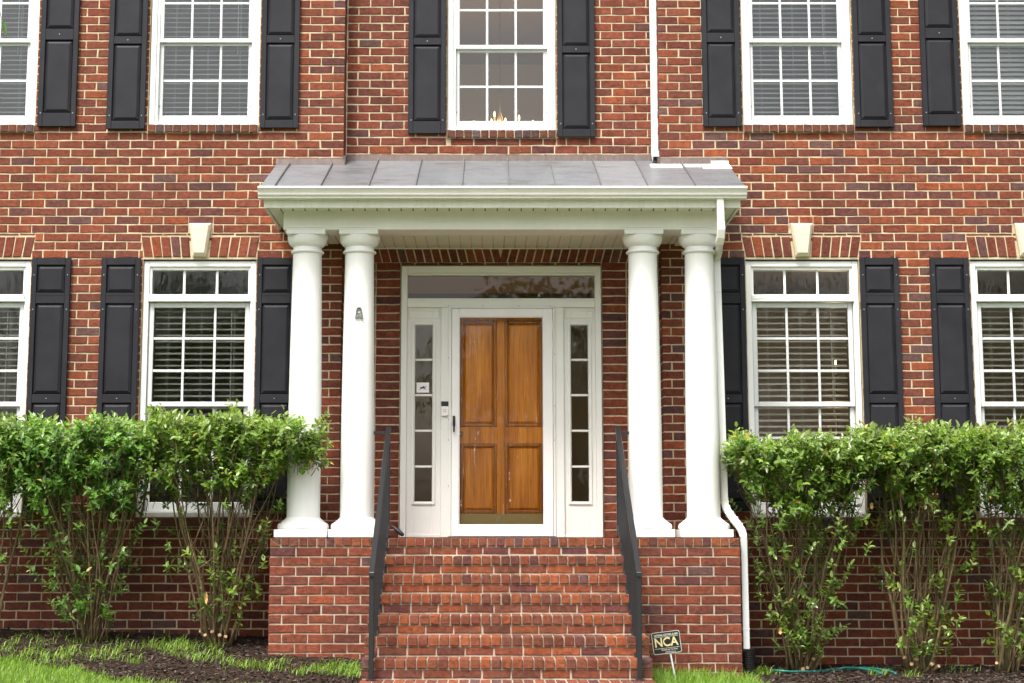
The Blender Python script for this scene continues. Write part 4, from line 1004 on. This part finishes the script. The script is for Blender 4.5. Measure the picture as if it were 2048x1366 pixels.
    tl = r.uniform(.07, .15, ncl)
    # twigs
    tw = MB()
    for i in range(0, ncl, 2):
        e = Vector(C0[i]+outw[i]*tl[i]); b_ = Vector(C0[i]-outw[i]*.05-np.array([0, 0, .05])); tw.tube([b_, Vector(C0[i]), e], [.0026, .0022, .0012], 4, cap=False)
    tw.build('twigs', 'bark', s, smooth=True)['kind'] = 'stuff'
    vs, fs, cs = [], [], []; off = 0
    tone = np.clip(r.normal(1, .27, ncl), .45, 1.7); warm = np.clip(r.normal(0, .5, ncl), -1, 1)
    NL = 9
    for q in range(NL):
        u = (q//2)/(NL//2); ang = (q//2)*1.57+(q%2)*math.pi
        D = outw; a = norm(np.cross(D, np.tile([.31, .2, .93], (ncl, 1)))); b_ = np.cross(D, a); ph = ang+r.normal(0, .35, ncl)+np.arange(ncl)*2.4
        rad = a*np.cos(ph)[:, None]+b_*np.sin(ph)[:, None]
        if q == NL-1: dirn = D+rad*.3
        else: dirn = D*(.35+.4*u)+rad*(1.05-.3*u)
        dirn = dirn+r.normal(0, .16, (ncl, 3))+np.array([0, -.08, -.05])
        P = C0+D*(tl*(.12+.88*u))[:, None]
        Un = norm(D*.8+np.array([0, -.25, .9])+r.normal(0, .22, (ncl, 3)))
        L = r.uniform(.034, .078, ncl)*(1-.25*abs(u-.6)); W_ = L*r.uniform(.22, .31, ncl)
        g = (tone*r.normal(1, .12, ncl))[:, None]; base = np.array([.115, .205, .036])
        col = base*g*np.array(hue)+np.clip(warm, 0, 1)[:, None]*np.array([.05, .05, .0])*.9
        sky_pale = (u > .6)*np.clip(hh-.35, 0, 1)[:, None]*np.array([.19, .195, .10]); col = np.clip(col+sky_pale, .01, .5)  # tip leaves near the top paled, the sky's highlight put into their colour
        yl = r.random(ncl) < .013; col[yl] = (.45, .36, .08)
        V, F, Cc = leaves(P, dirn, Un, L, W_, col); vs.append(V); fs.append(F+off); cs.append(Cc); off += len(V)
    o = mesh_np('foliage', np.concatenate(vs), np.concatenate(fs), np.concatenate(cs), 'leaf', s, (X, Y, z0), 6); o['kind'] = 'stuff'
    return s
SY = -.52
zz_ = lambda v: zat(v, -.8)
xx_ = lambda u, v=900: xat(u, v, -.8)
shrub(xx_(-40, 1260), SY, xx_(-190), xx_(62), zz_(832), zz_(978), 14, 780, 'leggy shrub crossed by the left wall end, beside the first upright shrub', 11, low=.05)
shrub(xx_(172, 1260), SY, xx_(12), xx_(318), zz_(836), zz_(1000), 30, 1380, 'leggy shrub left of the window sill with no sawn stubs', 12, hue=(.9, 1.05, 1.1), low=.09)
shrub(xx_(428, 1260), SY, xx_(285), xx_(612), zz_(822), zz_(975), 26, 1340, 'leggy shrub reaching in front of the outer left column', 13, ((402, 1262, 0), (411, 1270, 0), (425, 1263, 0), (440, 1270, 0), (452, 1273, 0)), hue=(1.05, 1, .9), low=.07, wisp=70, side=1)
shrub(xx_(1612, 1340), SY, xx_(1462), xx_(1745), zz_(880), zz_(1022), 24, 1420, 'leggy shrub with sawn stubs growing next to the white downspout', 14, ((1605, 1338, 0), (1614, 1335, 0), (1626, 1318, 0), (1637, 1300, 0), (1644, 1312, 0)), hue=(1, .97, .95), low=.12)
shrub(xx_(1852, 1340), SY, xx_(1722), xx_(1990), zz_(862), zz_(992), 26, 1340, 'leggy shrub with sawn stubs below the two black shutters on the right', 15, ((1808, 1315, 0), (1822, 1328, 0), (1832, 1318, 0), (1862, 1328, 0), (1876, 1332, 0)), hue=(1.08, 1.02, .9), low=.07)
shrub(xx_(2020, 1340), SY, xx_(1960), xx_(2240), zz_(862), zz_(998), 22, 1130, 'leggy shrub crossed by the right wall end, leafy at its foot', 16, ((1992, 1326, 0),), hue=(1.08, 1.02, .9), low=.16)

# fallen dry leaves caught in the stems
for u, v, lab in ((412, 1196, 'dry tan leaf caught in the stems of the shrub by the left column'), (1693, 1010, 'dry orange leaf hanging in the shrub by the downspout'), (1743, 1012, 'dry orange leaf between the two right hand shrubs'), (1560, 1262, 'dry yellow leaf low on the shrub near the drain pipe')):
    X, Z = at(u, v, -.95); q = MB(); Hh = .11 if u < 500 else .06
    q.add([(X, -.95, Z+Hh/2), (X-.016, -.955, Z+.012), (X-.01, -.94, Z-Hh*.3), (X+.004, -.95, Z-Hh/2), (X+.016, -.945, Z-.01), (X+.014, -.955, Z+.02), (X-.002, -.938, Z)], [(0,1,6), (1,2,6), (2,3,6), (3,4,6), (4,5,6), (5,0,6)])
    o = q.build('dry_leaf', 'dead_leaf', None); setp(o, lab, 'leaf')

# overhanging twig in the upper corner
tx0_, tz0_ = at(-12, -30, -2.2)
ot = thing('tree_twig', (tx0_, -2.2, tz0_), 'green leafy twig tip hanging in front of the end upper window', 'twig')
MB().tube([(tx0_-.25, -2.3, tz0_+.35), (tx0_, -2.2, tz0_+.05), (xat(2, 36, -2.2), -2.2, zat(36, -2.2))], [.007, .005, .0025], 6).build('stem', 'bark', ot, smooth=True)
for (u0, v0, u1, v1, wd) in ((2, 37, 18, 78, .016), (22, -28, 23, 10, .012), (-16, 20, -30, 66, .016)):
    a = at(u0, v0, -2.2); c = at(u1, v1, -2.2); P = np.array([[a[0], -2.2, a[1]]]); D = np.array([[c[0]-a[0], -.06, c[1]-a[1]]]); L = np.array([np.linalg.norm(D)])
    V, F, C_ = leaves(P, D, np.array([[.75, -.5, .25]]), L, np.array([wd*1.5]), np.array([[.08, .17, .03]]), droop=.05, fold=.5)
    mesh_np('leaf', V, F, C_, 'leaf', ot, (a[0], -2.2, a[1]), 6)

# ================================================================== hose
hp = [(1543, 1352), (1556, 1341), (1580, 1336), (1620, 1330), (1660, 1332), (1690, 1339), (1720, 1347), (1755, 1349), (1766, 1352)]
pts = []
for q in range(len(hp)-1):
    for k in range(5):
        u = k/5; pu_, pv_ = hp[q][0]*(1-u)+hp[q+1][0]*u, hp[q][1]*(1-u)+hp[q+1][1]*u
        Y = -.62-.18*math.sin(q+u); X = xat(pu_, pv_, Y); pts.append((X, Y, float(zg(X, Y))+.03+.012*math.sin(q*1.3+u)))
ho = MB().tube(pts, .0105, 8).build('garden_hose', 'hose_green', None, smooth=True); setp(ho, 'green garden hose lying on the mulch behind the sawn shrub', 'hose')
hq = [(p[0]+.14, p[1]+.07, p[2]-.006) for p in pts[12:]]
MB().tube(hq, .0105, 8).build('coil', 'hose_green', ho, smooth=True)

# ================================================================== mulch chips, grass, weeds
n = 26000
X = rng.uniform(-5.2, 5.6, n); Y = -rng.random(n)**.9*2.6
ok = np.array([(y > bed_edge(x)+.02) and not (SXL-.02 < x < SXR+.02 and y > -.97) and not (STL < x < STR) for x, y in zip(X, Y)]); X, Y = X[ok], Y[ok]; n = len(X)
P = np.stack([X, Y, zg(X, Y)+.016+rng.random(n)*.012], 1); D = rng.normal(0, 1, (n, 3)); D[:, 2] *= .25
L = rng.uniform(.012, .05, n); g = rng.random((n, 1))**1.6
C_ = np.array([.018, .012, .009])*(1-g)+np.array([.115, .078, .056])*g
V, F, C_ = leaves(P, D, np.tile([0, 0, 1.], (n, 1))+rng.normal(0, .3, (n, 3)), L, L*rng.uniform(.12, .3, n), C_, .0, .1)
mesh_np('mulch_chips', V, F, C_, 'mulch_chip', None, (0, 0, -1), 6)['kind'] = 'stuff'
setp(bpy.data.objects['mulch_chips'], 'dark brown wood mulch chips covering the planting bed', 'mulch')
def blades(P, H, lean, wd, C):
    n = len(P); az = rng.random(n)*2*math.pi; d = np.stack([np.cos(az), np.sin(az), np.zeros(n)], 1); s = np.stack([-np.sin(az+.6), np.cos(az+.6), np.zeros(n)], 1)
    up = np.array([0, 0, 1.]); H = H[:, None]; w_ = wd[:, None]; l = lean[:, None]
    m1 = P+up*H*.55+d*l*H*.25; tp = P+up*H*(1-.25*l)+d*l*H*.9
    V = np.stack([P-s*w_, P+s*w_, m1+s*w_*.8, m1-s*w_*.8, tp], 1).reshape(-1, 3); k = np.arange(n)[:, None]*5
    return V, np.concatenate([k+np.array([0, 1, 2]), k+np.array([0, 2, 3]), k+np.array([3, 2, 4])], 0), np.repeat(C, 5, 0)
def gcol(n, dark=1):
    g = rng.random((n, 1)); return (np.array([.13, .24, .02])*(1-g)+np.array([.28, .43, .055])*g)*dark*rng.normal(1, .12, (n, 1)).clip(.6, 1.4)
n = 130000
X = rng.uniform(-6.2, 5.8, n); Y = rng.uniform(-4.2, -1.0, n)
def lawnok(x, y):
    e = bed_edge(x)+.06*math.sin(23*x)+.04*math.sin(61*x)
    if STL-.03 < x < STR+.03 and y > -3.2: return False
    if x >= 0: return y < e+.05 and (x < 2.6 or y < e)
    return y < e+.05
ok = np.array([lawnok(x, y) for x, y in zip(X, Y)]); X, Y = X[ok], Y[ok]; n = len(X)
tall = np.where((X > STR) & (X < 2.3), 1.9, 1.0)
V, F, C_ = blades(np.stack([X, Y, zg(X, Y)-.005], 1), rng.uniform(.03, .075, n)*tall, rng.uniform(.1, 1.0, n), rng.uniform(.0014, .003, n), gcol(n))
o = mesh_np('grass', V, F, C_, 'grass_blade', None, (0, 0, -1), 5); setp(o, 'bright green lawn grass in front of the mulch bed', 'grass', kind='stuff')
# tufts of weeds in the bed: each clump of blades gathered, all of it ground cover
Ps = []
for u, v, sp_, nb in ((20, 1290, .25, 150), (80, 1296, .2, 110), (115, 1275, .1, 50), (160, 1290, .22, 130), (240, 1285, .12, 45), (255, 1300, .12, 50), (330, 1300, .22, 160), (370, 1300, .2, 160), (350, 1285, .2, 90), (330, 1260, .05, 18), (100, 1318, .35, 240), (400, 1320, .25, 110), (437, 1312, .05, 18), (480, 1335, .2, 90), (520, 1340, .2, 100), (565, 1330, .07, 30), (640, 1345, .18, 170), (690, 1340, .18, 240), (700, 1352, .2, 260), (1330, 1338, .12, 190), (1318, 1300, .03, 16), (1400, 1348, .25, 240), (1480, 1350, .18, 160), (210, 1320, .2, 100), (40, 1330, .3, 200), (1900, 1345, .25, 50), (1530, 1352, .12, 80), *[(int(u_), int(v_), .10, 46) for u_, v_ in ((10, 1305), (60, 1312), (95, 1288), (135, 1305), (185, 1312), (60, 1280), (225, 1308), (300, 1290), (345, 1312), (385, 1318), (420, 1300), (455, 1330), (545, 1345), (600, 1352), (270, 1330), (210, 1282), (1760, 1352), (1820, 1356))]):
    # where that spot of ground lies
    Y = -.3
    for _ in range(30):
        X_, Zq = at(u, v, Y); Y += (float(zg(X_, Y))-Zq)*-2.2 if False else 0
        break
    best = min((abs(px(xat(u, v, yy), yy, float(zg(xat(u, v, yy), yy)))[1]-v), yy) for yy in np.linspace(-.1, -3.2, 60)); yy = best[1]; X_ = xat(u, v, yy)
    sp_ *= .8; nb = int(nb*(.4 if v < 1298 else 1.0)); q = np.stack([X_+rng.normal(0, sp_*.55, nb), np.clip(yy+rng.normal(0, sp_*.5, nb), -4, -.05)], 1); Ps.append(q)
Q = np.concatenate(Ps); bad = (Q[:, 0] > SXL-.02) & (Q[:, 0] < SXR+.02) & (Q[:, 1] > -.98) | (Q[:, 0] > STL-.03) & (Q[:, 0] < STR+.03); Q = Q[~bad]; n = len(Q)
V, F, C_ = blades(np.stack([Q[:, 0], Q[:, 1], zg(Q[:, 0], Q[:, 1])], 1), rng.uniform(.03, .15, n)*rng.uniform(.5, 1, n), rng.uniform(.3, 1.6, n), rng.uniform(.0018, .0042, n), gcol(n, .95))
o = mesh_np('weeds', V, F, C_, 'grass_blade', None, (0, 0, -1), 5); setp(o, 'loose tufts of weedy grass growing through the mulch', 'weeds', kind='stuff')

# ================================================================== trees across the lawn, mirrored in the panes
def tree(X, Y, H, Rr, seed):
    r = np.random.default_rng(seed); z0 = float(zg(X, Y))
    tr = thing('leafy_tree', (X, Y, z0), 'tall leafy tree across the front lawn, mirrored in the window glass', 'tree', 'trees across the front lawn')
    mb = MB(); mb.tube([(X, Y, z0-.1), (X+.1, Y, z0+H*.3), (X-.1, Y+.1, z0+H*.6), (X, Y, z0+H*.9)], [.28, .2, .13, .04], 9)
    for k in range(9):
        a = k*2.4; zb = z0+H*(.25+.06*k); mb.tube([(X, Y, zb), (X+Rr*.4*math.cos(a), Y+Rr*.4*math.sin(a), zb+H*.08), (X+Rr*.75*math.cos(a), Y+Rr*.75*math.sin(a), zb+H*.18)], [.1, .06, .02], 6)
    mb.build('trunk', 'bark', tr, smooth=True)
    nb = 26; c = r.normal(0, 1, (nb, 3)); c = norm(c)*(r.random((nb, 1))**.5); c = c*np.array([Rr*.8, Rr*.8, H*.34])+np.array([X, Y, z0+H*.62]); n = 5200
    k = r.integers(0, nb, n); P = c[k]+norm(r.normal(0, 1, (n, 3)))*(r.random((n, 1))**.4)*Rr*.42
    L = r.uniform(.14, .3, n); g = r.normal(1, .25, (n, 1)).clip(.4, 1.6)
    V, F, C_ = leaves(P, r.normal(0, 1, (n, 3)), r.normal(0, 1, (n, 3)), L, L*.34, np.array([.05, .10, .025])*g)
    mesh_np('crown', V, F, C_, 'leaf', tr, (X, Y, z0), 6)['kind'] = 'stuff'
for i, (X, Y, H, Rr) in enumerate(((-19, -36, 11, 4.5), (-12, -41, 12, 4.6), (-6.8, -34, 9.5, 3.4), (1.1, -33, 9, 3.1), (6, -40, 11.5, 4.4), (12.5, -36, 10.5, 4.4), (19, -41, 12, 4.8))): tree(X, Y, H, Rr, 40+i)
